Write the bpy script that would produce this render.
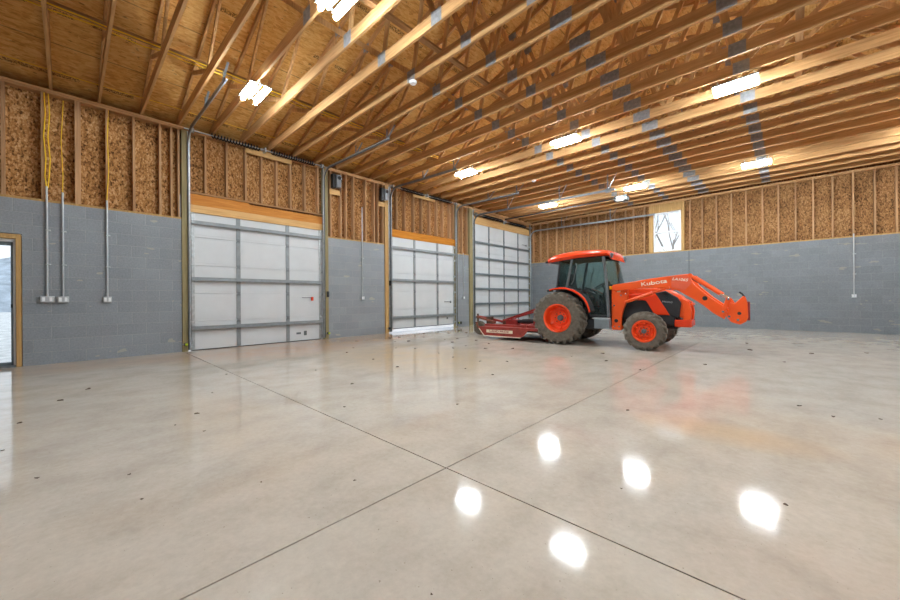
import bpy, bmesh, math, random
from mathutils import Vector, Matrix
random.seed(7)
SC = bpy.context.scene
COL = SC.collection
for o in list(bpy.data.objects): bpy.data.objects.remove(o)

# ------------------------------------------------------------ camera
F_PX, Y0, YAW, ROLL = 360.71, 298.75, 0.758557, -0.0069792
CAM = Vector((9.498, 0.0, 1.1))
R_ = Vector((math.cos(YAW), math.sin(YAW), 0)); FW = Vector((-math.sin(YAW), math.cos(YAW), 0)); UP = Vector((0, 0, 1))
ex = R_*math.cos(ROLL) + UP*math.sin(ROLL); ey = UP*math.cos(ROLL) - R_*math.sin(ROLL)
cam = bpy.data.cameras.new('camera'); cam_o = bpy.data.objects.new('camera', cam); COL.objects.link(cam_o)
cam.sensor_width = 36; cam.lens = F_PX/900*36; cam.shift_y = -(300-Y0)/900; cam.clip_start = .05; cam.clip_end = 400
M = Matrix((( ex.x, ey.x, -FW.x, CAM.x), (ex.y, ey.y, -FW.y, CAM.y), (ex.z, ey.z, -FW.z, CAM.z), (0, 0, 0, 1)))
cam_o.matrix_world = M
SC.camera = cam_o

# ------------------------------------------------------------ world and exposure
LAMP = 118.0
W = bpy.data.worlds.new('overcast_sky'); SC.world = W; W.use_nodes = True
nt = W.node_tree; nt.nodes.clear()
out = nt.nodes.new('ShaderNodeOutputWorld'); bg = nt.nodes.new('ShaderNodeBackground')
tc = nt.nodes.new('ShaderNodeTexCoord'); sx = nt.nodes.new('ShaderNodeSeparateXYZ'); cr = nt.nodes.new('ShaderNodeValToRGB')
nt.links.new(tc.outputs['Generated'], sx.inputs[0]); nt.links.new(sx.outputs['Z'], cr.inputs[0])
cr.color_ramp.elements[0].color = (.86, .9, .95, 1); cr.color_ramp.elements[1].color = (.66, .78, .95, 1)
nt.links.new(cr.outputs[0], bg.inputs[0]); bg.inputs[1].default_value = .72
nt.links.new(bg.outputs[0], out.inputs[0])
vs = SC.view_settings; SC.display_settings.display_device = 'sRGB'
vs.view_transform = 'Standard'; vs.look = 'None'; vs.gamma = 1; vs.use_curve_mapping = False; vs.exposure = 1.22
SC.cycles.max_bounces = 14; SC.cycles.diffuse_bounces = 8; SC.cycles.glossy_bounces = 5; SC.cycles.transparent_max_bounces = 16

# ------------------------------------------------------------ materials
def srgb(h):
    h = h.lstrip('#'); v = [int(h[i:i+2], 16)/255 for i in (0, 2, 4)]
    return tuple(c/12.92 if c <= .04045 else ((c+.055)/1.055)**2.4 for c in v) + (1,)
class NT:
    def __init__(s, name):
        s.m = bpy.data.materials.new(name); s.m.use_nodes = True; s.t = s.m.node_tree
        s.b = s.t.nodes['Principled BSDF']
    def n(s, kind, **kw):
        x = s.t.nodes.new('ShaderNode'+kind)
        for k, v in kw.items(): setattr(x, k, v)
        return x
    def l(s, a, b): s.t.links.new(a, b)
    def coord(s, scale=(1, 1, 1), out='Object', loc=(0, 0, 0)):
        c = s.n('TexCoord'); mp = s.n('Mapping'); mp.inputs['Scale'].default_value = scale; mp.inputs['Location'].default_value = loc
        s.l(c.outputs[out], mp.inputs[0]); return mp.outputs[0]
    def noise(s, vec, scale, detail=4, rough=.55, dist=0):
        x = s.n('TexNoise'); x.inputs['Scale'].default_value = scale; x.inputs['Detail'].default_value = detail
        x.inputs['Roughness'].default_value = rough; x.inputs['Distortion'].default_value = dist; s.l(vec, x.inputs['Vector']); return x
    def ramp(s, fac, stops):
        r = s.n('ValToRGB'); el = r.color_ramp.elements
        while len(el) < len(stops): el.new(.5)
        for e, (p_, c_) in zip(el, stops): e.position = p_; e.color = c_ if len(c_) == 4 else tuple(c_)+(1,)
        s.l(fac, r.inputs[0]); return r.outputs[0]
    def mix(s, fac, a, b, mode='MIX'):
        x = s.n('Mix', data_type='RGBA', blend_type=mode)
        for i, v in ((0, fac), (6, a), (7, b)):
            if isinstance(v, (int, float)): x.inputs[i].default_value = v
            elif isinstance(v, tuple): x.inputs[i].default_value = v
            else: s.l(v, x.inputs[i])
        return x.outputs[2]
    def math(s, op, a, b=None, c=None):
        x = s.n('Math', operation=op)
        for i, v in enumerate((a, b, c)):
            if v is None: continue
            if isinstance(v, (int, float)): x.inputs[i].default_value = v
            else: s.l(v, x.inputs[i])
        return x.outputs[0]
    def bump(s, h, strength=.2, dist=.01):
        b = s.n('Bump'); b.inputs['Strength'].default_value = strength; b.inputs['Distance'].default_value = dist
        s.l(h, b.inputs['Height']); s.l(b.outputs[0], s.b.inputs['Normal'])
def plain(name, hexc, rough=.5, metal=0, var=.12, nscale=9, spec=.5):
    t = NT(name); c = srgb(hexc)
    nz = t.noise(t.coord(), nscale, 4)
    lo = tuple(x*(1-var) for x in c[:3])+(1,); hi = tuple(min(1, x*(1+var)) for x in c[:3])+(1,)
    t.l(t.ramp(nz.outputs[0], [(.3, lo), (.7, hi)]), t.b.inputs['Base Color'])
    t.b.inputs['Roughness'].default_value = rough; t.b.inputs['Metallic'].default_value = metal
    t.b.inputs['Specular IOR Level'].default_value = spec
    return t.m
def lumber(name, hexa, hexb, axis, rough=.75, rand=.22):
    t = NT(name); s = [14, 14, 14]; s[axis] = .9
    v = t.coord(tuple(s)); oi = t.n('ObjectInfo')
    off = t.n('VectorMath', operation='ADD'); t.l(v, off.inputs[0])
    cmb = t.n('CombineXYZ'); t.l(t.math('MULTIPLY', oi.outputs['Random'], 37.), cmb.inputs[0]); t.l(cmb.outputs[0], off.inputs[1])
    nz = t.noise(off.outputs[0], 1.6, 5, .6, .4)
    col = t.ramp(nz.outputs[0], [(.3, srgb(hexa)), (.72, srgb(hexb))])
    k = t.math('ADD', t.math('MULTIPLY', oi.outputs['Random'], rand*2), 1-rand)
    hs = t.n('HueSaturation'); t.l(col, hs.inputs['Color']); t.l(k, hs.inputs['Value'])
    t.l(hs.outputs[0], t.b.inputs['Base Color']); t.b.inputs['Roughness'].default_value = rough
    t.b.inputs['Specular IOR Level'].default_value = .25
    t.bump(nz.outputs[0], .15, .004)
    return t.m
def osb(name, stops, scale=(1, 1, 1), fs=26, stamps=False):
    t = NT(name); v = t.coord(scale)
    wn = t.noise(v, 7, 3); dv = t.mix(.055, v, wn.outputs['Color'], 'ADD')
    vo = t.n('TexVoronoi'); vo.inputs['Scale'].default_value = fs; t.l(dv, vo.inputs['Vector'])
    sp = t.n('SeparateColor'); t.l(vo.outputs['Color'], sp.inputs[0])
    nz = t.noise(v, fs*1.5, 5, .7)
    big = t.noise(t.coord(), 1.3, 3)
    v2 = t.mix(.05, v, wn.outputs['Color'], 'ADD'); mp2 = t.n('Mapping'); mp2.inputs['Rotation'].default_value = (.7, .6, .8); mp2.inputs['Scale'].default_value = (1.5, .8, 1.2); t.l(v2, mp2.inputs[0])
    vo2 = t.n('TexVoronoi'); vo2.inputs['Scale'].default_value = fs*1.25; t.l(mp2.outputs[0], vo2.inputs['Vector']); sp2 = t.n('SeparateColor'); t.l(vo2.outputs['Color'], sp2.inputs[0])
    f = t.math('ADD', t.math('MULTIPLY', sp.outputs[0], .28), t.math('MULTIPLY', sp2.outputs[1], .24))
    f = t.math('ADD', f, t.math('MULTIPLY', nz.outputs[0], .48))
    f = t.math('ADD', f, t.math('MULTIPLY', t.math('SUBTRACT', big.outputs[0], .5), .35))
    col = t.ramp(f, stops)
    spk = t.ramp(t.noise(v, fs*.9, 2, .5).outputs[0], [(.27, (1, 1, 1, 1)), (.33, (0, 0, 0, 1))])
    col = t.mix(t.math('MULTIPLY', spk, .55), col, srgb('#4a2a12'))
    if stamps:
        # rows of black ink panel stamps running along the building, one row per panel, each panel at its own spot
        c = t.coord(); s3 = t.n('SeparateXYZ'); t.l(c, s3.inputs[0])
        row = t.math('FRACT', t.math('DIVIDE', t.math('ADD', s3.outputs[0], .45), 1.26))
        band = t.math('MULTIPLY', t.math('GREATER_THAN', row, .44), t.math('LESS_THAN', row, .50))
        seg = t.noise(t.coord((.9, 2.1, .9)), 1., 1); segm = t.math('GREATER_THAN', seg.outputs[0], .5)
        ink = t.math('GREATER_THAN', t.noise(t.coord((42, 60, 3)), 1., 2).outputs[0], .49)
        f2 = t.math('MULTIPLY', t.math('MULTIPLY', band, segm), ink)
        col = t.mix(t.math('MULTIPLY', f2, .72), col, srgb('#2c1c12'))
        pan = t.math('GREATER_THAN', row, .985); col = t.mix(t.math('MULTIPLY', pan, .5), col, srgb('#4a2c14'))
    t.l(col, t.b.inputs['Base Color']); t.b.inputs['Roughness'].default_value = .8; t.b.inputs['Specular IOR Level'].default_value = .2
    t.bump(f, .3, .005)
    return t.m
def block(name, axis, val=1.28):
    t = NT(name); c = t.n('TexCoord'); s3 = t.n('SeparateXYZ'); t.l(c.outputs['Object'], s3.inputs[0])
    cb = t.n('CombineXYZ'); t.l(s3.outputs[axis], cb.inputs[0]); t.l(s3.outputs[2], cb.inputs[1])
    br = t.n('TexBrick'); t.l(cb.outputs[0], br.inputs['Vector']); br.offset = .5
    br.inputs['Scale'].default_value = 1; br.inputs['Brick Width'].default_value = .43; br.inputs['Row Height'].default_value = .2192
    br.inputs['Mortar Size'].default_value = .006; br.inputs['Mortar Smooth'].default_value = .4; br.inputs['Bias'].default_value = -.1
    br.inputs['Color1'].default_value = srgb('#8a9096'); br.inputs['Color2'].default_value = srgb('#7e848a'); br.inputs['Mortar'].default_value = srgb('#989a9a')
    v = t.coord(); n1 = t.noise(v, 1.6, 5, .6); n2 = t.noise(v, 40, 4, .7)
    col = t.mix(.65, br.outputs['Color'], t.ramp(n1.outputs[0], [(.3, srgb('#747c84')), (.7, srgb('#9ca1a5'))]), 'MULTIPLY')
    col = t.mix(.22, col, t.ramp(n2.outputs[0], [(.3, srgb('#5d6266')), (.75, srgb('#a4a6a8'))]))
    # roller marks that missed the wall: darker bands and yellowish bare spots
    n3 = t.noise(t.coord((1, 1, 2.6)), 2.2, 2); col = t.mix(t.math('MULTIPLY', t.math('GREATER_THAN', n3.outputs[0], .69), .3), col, srgb('#a59a80'))
    hs = t.n('HueSaturation'); hs.inputs['Value'].default_value = val; t.l(col, hs.inputs['Color']); col = hs.outputs[0]
    t.l(col, t.b.inputs['Base Color']); t.b.inputs['Roughness'].default_value = .62
    hh = t.math('ADD', t.math('MULTIPLY', br.outputs['Fac'], -1.), t.math('MULTIPLY', n2.outputs[0], .35)); t.bump(hh, .45, .006)
    return t.m
def concrete():
    t = NT('polished_concrete'); v = t.coord()
    a = t.noise(v, .55, 6, .62, .3); b = t.noise(t.coord((1.4, 1, 1)), 2.2, 9, .6, .15); c = t.noise(v, 26, 5, .7)
    col = t.ramp(a.outputs[0], [(.28, srgb('#b2aca2')), (.5, srgb('#c0b7ab')), (.74, srgb('#c9bdab'))])
    col = t.mix(.5, col, t.ramp(b.outputs[0], [(.3, srgb('#a1978a')), (.55, srgb('#c4bcb0')), (.75, srgb('#d0cac0'))]))
    col = t.mix(.2, col, t.ramp(c.outputs[0], [(.3, srgb('#8c8378')), (.7, srgb('#cbc3b7'))]))
    # clay-coloured dust tracked in: patches at measured places, broken up by noise
    s3 = t.n('SeparateXYZ'); t.l(v, s3.inputs[0])
    for (x, y, rx, ry, amt, hx) in ((1.1, 3.3, 1.6, 2.6, .75, '#b08258'), (.8, 6.2, 1.4, 2.2, .8, '#b0875c'), (4.2, 4.6, 2.6, 1.7, .55, '#bd9a62'), (9.1, 3.65, .75, .35, .34, '#cda263'),
                                (.8, 9.5, 1.5, 2.5, .45, '#a69468'), (.7, .3, .9, 1.6, .4, '#b58a66'), (9.7, 1.9, .7, .5, .14, '#c79a78'), (10.4, 4.0, .6, .5, .16, '#cda878'), (5.7, 1.0, 1.6, .5, .22, '#bf9f78')):
        dx = t.math('DIVIDE', t.math('SUBTRACT', s3.outputs[0], x), rx); dy = t.math('DIVIDE', t.math('SUBTRACT', s3.outputs[1], y), ry)
        d = t.math('ADD', t.math('MULTIPLY', dx, dx), t.math('MULTIPLY', dy, dy))
        f = t.math('MAXIMUM', t.math('SUBTRACT', 1, d), 0); f = t.math('MULTIPLY', f, t.math('MULTIPLY', b.outputs[0], 1.7*amt))
        f = t.math('MINIMUM', f, 1); col = t.mix(f, col, srgb(hx))
    # fine dark grit and hairline scratches
    g = t.noise(v, 60, 2, .5); col = t.mix(t.math('MULTIPLY', t.math('LESS_THAN', g.outputs[0], .27), .5), col, srgb('#6a6058'))
    t.l(col, t.b.inputs['Base Color'])
    r = t.ramp(b.outputs[0], [(.3, (.045, .045, .045, 1)), (.75, (.12, .12, .12, 1))]); t.l(r, t.b.inputs['Roughness'])
    t.b.inputs['Specular IOR Level'].default_value = .2
    hb = t.math('ADD', t.math('MULTIPLY', c.outputs[0], .7), t.math('MULTIPLY', t.noise(v, 5, 5, .6).outputs[0], .6)); t.bump(hb, .06, .003)
    return t.m
def emit(name, col, st):
    t = NT(name); t.b.inputs['Base Color'].default_value = (.9, .9, .9, 1)
    t.b.inputs['Emission Color'].default_value = col; t.b.inputs['Emission Strength'].default_value = st; return t.m
def glass(name, tint, alpha, rough=.03):
    # tinted sheet: a share of tinted transparency plus a clear reflective coat
    t = NT(name); t.t.nodes.remove(t.b); o = t.t.nodes['Material Output']
    tr = t.n('BsdfTransparent'); tr.inputs[0].default_value = tint
    gl = t.n('BsdfGlossy'); gl.inputs['Roughness'].default_value = rough; gl.inputs[0].default_value = (.9, .95, .95, 1)
    fr = t.n('Fresnel'); fr.inputs[0].default_value = 1.5
    nz = t.noise(t.coord(), 3, 3)
    k = t.math('ADD', t.math('MULTIPLY', fr.outputs[0], .9), t.math('MULTIPLY', nz.outputs[0], alpha))
    mx = t.n('MixShader'); t.l(k, mx.inputs[0]); t.l(tr.outputs[0], mx.inputs[1]); t.l(gl.outputs[0], mx.inputs[2]); t.l(mx.outputs[0], o.inputs[0])
    return t.m

MT = {}
MT['floor'] = concrete()
MT['joint'] = plain('joint_dirt', '#665d54', .9)
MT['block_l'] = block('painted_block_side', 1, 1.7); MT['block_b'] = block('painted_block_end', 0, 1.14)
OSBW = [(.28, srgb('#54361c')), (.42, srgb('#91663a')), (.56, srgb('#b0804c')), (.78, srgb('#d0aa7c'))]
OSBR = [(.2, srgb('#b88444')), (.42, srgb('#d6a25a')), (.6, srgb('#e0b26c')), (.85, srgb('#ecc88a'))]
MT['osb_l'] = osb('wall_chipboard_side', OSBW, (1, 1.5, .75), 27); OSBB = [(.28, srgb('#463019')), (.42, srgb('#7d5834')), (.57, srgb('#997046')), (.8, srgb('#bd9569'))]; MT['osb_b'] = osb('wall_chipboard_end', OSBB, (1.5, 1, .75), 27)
MT['osb_r'] = osb('roof_chipboard', OSBR, (1.25, .5, 1), 20, True)
MT['pine_x'] = lumber('pine_chord', '#ae8351', '#d6aa77', 0, rand=.1); MT['pine_w'] = lumber('pine_web', '#b58957', '#dab07c', 2, rand=.12)
MT['stud'] = lumber('pine_stud', '#9c7654', '#c39c74', 2, rand=.16); MT['plate'] = lumber('pine_plate', '#9a724c', '#bd9468', 1)
MT['fir'] = lumber('orange_fir_beam', '#b87430', '#d8964a', 1, rand=.1); MT['fresh'] = lumber('pale_fresh_lumber', '#c69a62', '#dfb880', 1, rand=.08)
MT['treated'] = lumber('treated_post', '#857a58', '#a89c76', 2, rand=.08); MT['jamb'] = lumber('yellow_jamb', '#a88452', '#c7a26c', 2, rand=.06)
MT['amber'] = lumber('amber_beam', '#b06c1c', '#cf8a30', 1, rand=.05)
MT['steel'] = plain('galvanised_steel', '#b4babd', .42, .75, .2, 14); MT['steel_dk'] = plain('dull_steel', '#7d8388', .45, .6, .2)
MT['gusset'] = plain('truss_plate_steel', '#8c8d90', .6, .1, .25, 20)
MT['door_white'] = plain('door_panel_white', '#cbd0d4', .45, 0, .03, 3); MT['strut'] = plain('door_strut_grey', '#8b9296', .45, .35, .12)
MT['strut3'] = plain('door_strut_dark', '#7b868c', .45, .35, .12)
MT['vinyl'] = plain('white_vinyl', '#e6e9ec', .4, 0, .03); MT['pvc'] = plain('conduit_grey', '#b9bec2', .35, .3, .06)
MT['yellow'] = plain('yellow_cable_jacket', '#f2c818', .5, 0, .05); MT['black'] = plain('black_plastic', '#17181a', .45, 0, .2)
MT['spring'] = plain('black_spring_steel', '#202226', .4, .5, .2); MT['opener'] = plain('opener_grey_plastic', '#8d939b', .4, 0, .06)
MT['tube'] = emit('lamp_diffuser', (.86, .945, .985, 1), LAMP); MT['white'] = plain('white_enamel', '#eceff1', .35, 0, .02)
MT['redspot'] = plain('red_knob', '#d8401c', .4); MT['lime'] = plain('lime_sensor', '#b8cc2c', .4)
MT['orange'] = plain('tractor_orange', '#f05a1c', .3, 0, .05, 4); MT['orange2'] = plain('hood_red_orange', '#e8431c', .22, 0, .05, 4)
MT['glare_red'] = plain('loader_side_plate_glare', '#ec6a4c', .25, 0, .05); MT['rim'] = plain('rim_orange', '#f4511e', .35, 0, .06)  # loader side plate paler than the arm: lamp glare put into its colour
MT['tyre'] = plain('dusty_tyre_rubber', '#6c655b', .9, 0, .3, 14); MT['tr_black'] = plain('tractor_black', '#202226', .5, 0, .3)
MT['tr_grey'] = plain('tractor_grey', '#5c6468', .4, 0, .12); MT['tr_dark'] = plain('tractor_chassis', '#2c2d2f', .6, .2, .3)
MT['step'] = plain('step_grey', '#7c868c', .45, .2, .1); MT['glass'] = glass('cab_glass', (.76, .85, .83, 1), .03)
MT['pane'] = glass('window_glass', (.93, .96, .97, 1), .05); MT['chrome'] = plain('chrome', '#d8dadc', .15, 1, .05)
MT['cream'] = plain('cream_lettering', '#f1e6cf', .5, 0, .05); MT['darkred'] = plain('dark_red_paint', '#8f2420', .5, 0, .2)
MT['mower'] = plain('faded_red_deck', '#9c3c34', .5, 0, .3, 7); MT['mower_dirty'] = plain('muddy_deck', '#7c4a3a', .8, 0, .35, 8)
MT['rust'] = plain('rusty_brown_steel', '#5c4638', .8, .2, .35); MT['leaf'] = plain('dry_leaf', '#4e3b2a', .9, 0, .3)
MT['seat'] = plain('black_vinyl_seat', '#232628', .6); MT['amberlens'] = plain('amber_lens', '#ef9a1c', .25)
MT['ground'] = plain('pale_gravel', '#e6e0d8', .95, 0, .25, 3); MT['bark'] = plain('grey_bark', '#a8a39e', .9, 0, .25)
MT['mountains'] = plain('winter_wood', '#bcc1c6', 1, 0, .3, .7)

# ------------------------------------------------------------ mesh helpers
class MB:
    def __init__(s): s.bm = bmesh.new()
    def box(s, x0, x1, y0, y1, z0, z1, mtx=None):
        vs_ = [s.bm.verts.new((x, y, z)) for x in (x0, x1) for y in (y0, y1) for z in (z0, z1)]
        if mtx:
            for v in vs_: v.co = mtx @ v.co
        for f in ((0, 1, 3, 2), (4, 6, 7, 5), (0, 4, 5, 1), (2, 3, 7, 6), (0, 2, 6, 4), (1, 5, 7, 3)): s.bm.faces.new([vs_[i] for i in f])
        return s
    def bar(s, a, b, w, h, up=(0, 0, 1)):       # rectangular bar from a to b
        a = Vector(a); b = Vector(b); d = (b-a); L = d.length; d.normalize(); u = Vector(up)
        if abs(d.dot(u)) > .98: u = Vector((1, 0, 0))
        sd = d.cross(u).normalized(); u = sd.cross(d).normalized()
        m = Matrix(((d.x, sd.x, u.x, a.x), (d.y, sd.y, u.y, a.y), (d.z, sd.z, u.z, a.z), (0, 0, 0, 1)))
        return s.box(0, L, -w/2, w/2, -h/2, h/2, m)
    def prism(s, poly, y0, y1, axis='y'):        # poly in (x,z) extruded over y
        def P(p, t): return (p[0], t, p[1]) if axis == 'y' else ((t, p[0], p[1]) if axis == 'x' else (p[0], p[1], t))
        a = [s.bm.verts.new(P(p, y0)) for p in poly]; b = [s.bm.verts.new(P(p, y1)) for p in poly]; n = len(poly)
        s.bm.faces.new(a); s.bm.faces.new(b[::-1])
        for i in range(n): s.bm.faces.new((a[i], b[i], b[(i+1) % n], a[(i+1) % n]))
        return s
    def tube(s, pts, r, seg=10, caps=True):
        pts = [Vector(p) for p in pts]; rings = []; prev = None
        rr = r if isinstance(r, (list, tuple)) else [r]*len(pts)
        for i, p in enumerate(pts):
            d = (pts[min(i+1, len(pts)-1)] - pts[max(i-1, 0)]).normalized()
            if prev is None:
                u = Vector((0, 0, 1)) if abs(d.z) < .9 else Vector((1, 0, 0))
            else: u = prev
            sd = d.cross(u).normalized(); u = sd.cross(d).normalized(); prev = u
            rings.append([s.bm.verts.new(p + (sd*math.cos(t)+u*math.sin(t))*rr[i]) for t in [2*math.pi*k/seg for k in range(seg)]])
        for A, B in zip(rings, rings[1:]):
            for k in range(seg): s.bm.faces.new((A[k], A[(k+1) % seg], B[(k+1) % seg], B[k]))
        if caps: s.bm.faces.new(rings[0][::-1]); s.bm.faces.new(rings[-1])
        return s
    def lathe(s, prof, c, seg=32, axis='y', closed=False, caps=True):   # prof: (radius, along)
        c = Vector(c); rings = []
        for r, a in prof:
            ring = []
            for k in range(seg):
                t = 2*math.pi*k/seg
                q = Vector((r*math.cos(t), a, r*math.sin(t))) if axis == 'y' else (Vector((a, r*math.cos(t), r*math.sin(t))) if axis == 'x' else Vector((r*math.cos(t), r*math.sin(t), a)))
                ring.append(s.bm.verts.new(c+q))
            rings.append(ring)
        pr = list(zip(rings, rings[1:])) + ([(rings[-1], rings[0])] if closed else [])
        for A, B in pr:
            for k in range(seg): s.bm.faces.new((A[k], A[(k+1) % seg], B[(k+1) % seg], B[k]))
        if not closed and caps:
            for ring, (r, a) in ((rings[0], prof[0]), (rings[-1], prof[-1])):
                if r > 1e-4: s.bm.faces.new(ring)
        return s
    def build(s, name, m, parent=None, bevel=0, smooth=False, loc=None, seg=2):
        bmesh.ops.remove_doubles(s.bm, verts=s.bm.verts, dist=1e-6)
        bmesh.ops.recalc_face_normals(s.bm, faces=s.bm.faces)
        me = bpy.data.meshes.new(name); s.bm.to_mesh(me); s.bm.free()
        me.materials.append(MT[m] if isinstance(m, str) else m)
        o = bpy.data.objects.new(name, me); COL.objects.link(o)
        if parent: o.parent = parent
        if loc: o.location = loc
        if smooth:
            for p in me.polygons: p.use_smooth = True
            me.set_sharp_from_angle(angle=math.radians(38))
        if bevel:
            b = o.modifiers.new('bevel', 'BEVEL'); b.width = bevel; b.segments = seg; b.limit_method = 'ANGLE'; b.angle_limit = math.radians(35)
            for p in me.polygons: p.use_smooth = True
            me.set_sharp_from_angle(angle=math.radians(30))
        return o
def tag(o, label=None, cat=None, group=None, kind=None):
    if label: o['label'] = label
    if cat: o['category'] = cat
    if group: o['group'] = group
    if kind: o['kind'] = kind
    return o
def empty(name, loc=(0, 0, 0), label=None, cat=None, group=None, kind=None):
    o = bpy.data.objects.new(name, None); COL.objects.link(o); o.location = loc; o.empty_display_size = .2
    return tag(o, label, cat, group, kind)
def copy_tree(o, parent=None, loc=None):
    kids = [c for c in bpy.data.objects if c.parent == o]
    c = o.copy(); COL.objects.link(c); c.parent = parent
    if loc: c.location = loc
    for k in kids: copy_tree(k, c)
    return c
def text(name, body, size, m, parent, loc, rot, extrude=.001, sx=1.0, shear=0):
    cu = bpy.data.curves.new(name, 'FONT'); cu.body = body; cu.size = size; cu.extrude = extrude; cu.align_x = 'CENTER'; cu.align_y = 'CENTER'; cu.offset = size*.012
    cu.shear = shear; cu.materials.append(MT[m]); tmp = bpy.data.objects.new(name, cu); COL.objects.link(tmp); bpy.context.view_layer.update()
    me = bpy.data.meshes.new_from_object(tmp.evaluated_get(bpy.context.evaluated_depsgraph_get())); bpy.data.objects.remove(tmp); me.name = name
    o = bpy.data.objects.new(name, me); COL.objects.link(o)
    o.parent = parent; o.location = loc; o.rotation_euler = rot; o.scale = (sx, 1, 1); return o

# ------------------------------------------------------------ dimensions
L = 16.06; YF = -2.2; WX = 13.66; HB = 2.85; HP = 4.85; PITCH = 1/3; RID = WX/2
ZH = 5.04                                     # roof boards at the wall line

# ------------------------------------------------------------ floor: four slabs with saw cuts, outside ground
g = 0.0045; JX, JY = 7.86, 1.68
b = MB(); b.box(-.2, WX+.2, YF-.2, L+.2, -.12, -.02)
fl0 = b.build('floor_base', 'joint'); tag(fl0, kind='structure')
b = MB()
for x0, x1 in ((-.2, JX-g), (JX+g, WX+.2)):
    for y0, y1 in ((YF-.2, JY-g), (JY+g, L+.2)): b.box(x0, x1, y0, y1, -.019, 0)
fl = b.build('floor', 'floor'); tag(fl, kind='structure')
b = MB(); b.box(-90, 90, -60, 110, -.4, -.13); o = b.build('ground', 'ground'); tag(o, kind='structure')

random.seed(5); b = MB()
ring = []
for k in range(72):
    a = 2*math.pi*k/72; x, y = 85*math.cos(a)+7, 85*math.sin(a)+7; hgt = 6+3*math.sin(k*.7)+2*math.sin(k*1.9+1)
    ring.append([b.bm.verts.new((x*q_, y*q_, z_)) for q_, z_ in ((.75, -.3), (.9, hgt*.6), (1, hgt), (1.15, -.3))])
for k in range(72):
    for i in range(3): b.bm.faces.new((ring[k][i], ring[k][i+1], ring[(k+1) % 72][i+1], ring[(k+1) % 72][i]))
o = b.build('hills', 'mountains', None, 0, True); tag(o, kind='structure')

# ------------------------------------------------------------ side wall with the doors (X = 0)
D1 = (1.80, 4.86); D2 = (7.22, 10.32); D3 = (11.46, 15.80); MD = (-1.62, -.62)
wl = MB()
for y0, y1, z0, z1 in ((YF-.2, MD[0]-.07, 0, HB), (MD[0]-.07, MD[1]+.07, 2.25, HB), (MD[1]+.07, 1.66, 0, HB), (5.04, 6.97, 0, HB), (10.46, 11.14, 0, HB), (15.9, L, 0, HB)):
    wl.box(-.2, 0, y0, y1, z0, z1)
wall_l = wl.build('wall_left', 'block_l'); tag(wall_l, kind='structure')
def wmb(): return MB()
ws = wmb()
for y0, y1, z0 in ((YF-.2, 1.66, HB), (1.66, 5.04, 3.42), (5.04, 6.97, HB), (6.97, 10.46, 3.42), (10.46, 11.14, HB), (11.14, 15.9, 4.42), (15.9, L, HB)):
    ws.box(-.17, -.14, y0, y1, z0, HP)
ws.build('sheathing', 'osb_l', wall_l)
b = wmb()
for y0, y1 in ((YF-.2, 1.66), (5.04, 6.97), (10.46, 11.14), (15.9, L)): b.box(-.14, .004, y0, y1, HB, HB+.038)
b.build('sill_plate', 'jamb', wall_l)
b = wmb(); b.box(-.14, .004, YF, L, HP-.04, HP-.002); b.box(-.14, .002, YF, L, HP-.08, HP-.042); b.build('top_plate', 'plate', wall_l, .003)
def stud(y, z0, z1, w=.038, x0=-.14, x1=0., m='stud'):
    b = wmb(); b.box(x0, x1, y-w/2, y+w/2, z0, z1); return b.build('stud', m, wall_l)
for y in (-1.95, -1.55, -1.15, -.75, -.31, .1, .14, .51, .9, 1.31, 1.5, 1.62): stud(y, HB+.038, HP-.08)
for y in (2.11, 2.53, 2.93, 3.29, 3.65, 4.0, 4.38, 4.75): stud(y, 3.5, HP-.08)
for y in (5.13, 5.45, 5.62, 5.87, 6.29, 6.6, 6.74, 6.93): stud(y, HB+.038, HP-.08)
for y in (7.5, 7.84, 8.24, 8.61, 9.0, 9.36, 9.68, 10.06, 10.27): stud(y, 3.43, HP-.08)
for y in (10.55, 10.78, 11.06): stud(y, HB+.038, HP-.08)
for y in (11.9, 12.6, 13.3, 14.0, 14.7, 15.4): stud(y, 4.62, HP-.08)
stud(15.97, HB+.038, HP-.08)

def trim(name, m, boxes, parent=None):
    b = MB()
    for q in boxes: b.box(*q)
    o = b.build(name, m, parent, .004)
    if not parent: tag(o, kind='structure')
    return o
trim('trim_1', 'treated', [(-.14, .03, 1.665, 1.765, 0, HP-.08)])
trim('trim_2', 'treated', [(-.14, .02, 4.9, 5.03, 0, HP-.08)])
trim('trim_3', 'jamb', [(-.14, .03, 6.98, 7.12, 0, HP-.08)])
trim('trim_4', 'treated', [(-.14, .02, 10.36, 10.45, 0, HP-.08)])
trim('trim_5', 'treated', [(-.14, .05, 11.15, 11.24, 0, HP-.08), (-.14, .02, 11.26, 11.38, 0, HP-.08)])
trim('trim_6', 'treated', [(-.14, .02, 15.82, 15.895, 0, HP-.08)])
# door headers
trim('trim_7', 'fir', [(-.14, -.005, D1[0]-.03, 3.0, 3.2, 3.44), (-.14, -.03, 3.0, D1[1]+.03, 3.2, 3.41)])
trim('trim_8', 'fresh', [(-.14, .006, D1[0]-.03, D1[1]+.03, 3.03, 3.199)])
trim('trim_9', 'plate', [(-.14, 0, D1[0]-.03, D1[1]+.03, 3.45, 3.488)])
trim('trim_10', 'amber', [(-.14, -.005, 7.13, 10.35, 3.15, 3.4)])
trim('trim_11', 'fresh', [(-.14, -.005, 11.4, 15.81, 4.2, 4.5)])
trim('trim_12', 'plate', [(-.14, -.01, 11.4, 15.81, 4.58, 4.76)])
# flat lumber pads under the springs' centre brackets
trim('trim_13', 'fresh', [(-.02, .02, 2.92, 4.02, 4.64, 4.78)])
trim('trim_14', 'fresh', [(-.02, .02, 8.2, 9.25, 4.64, 4.78)])

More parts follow.
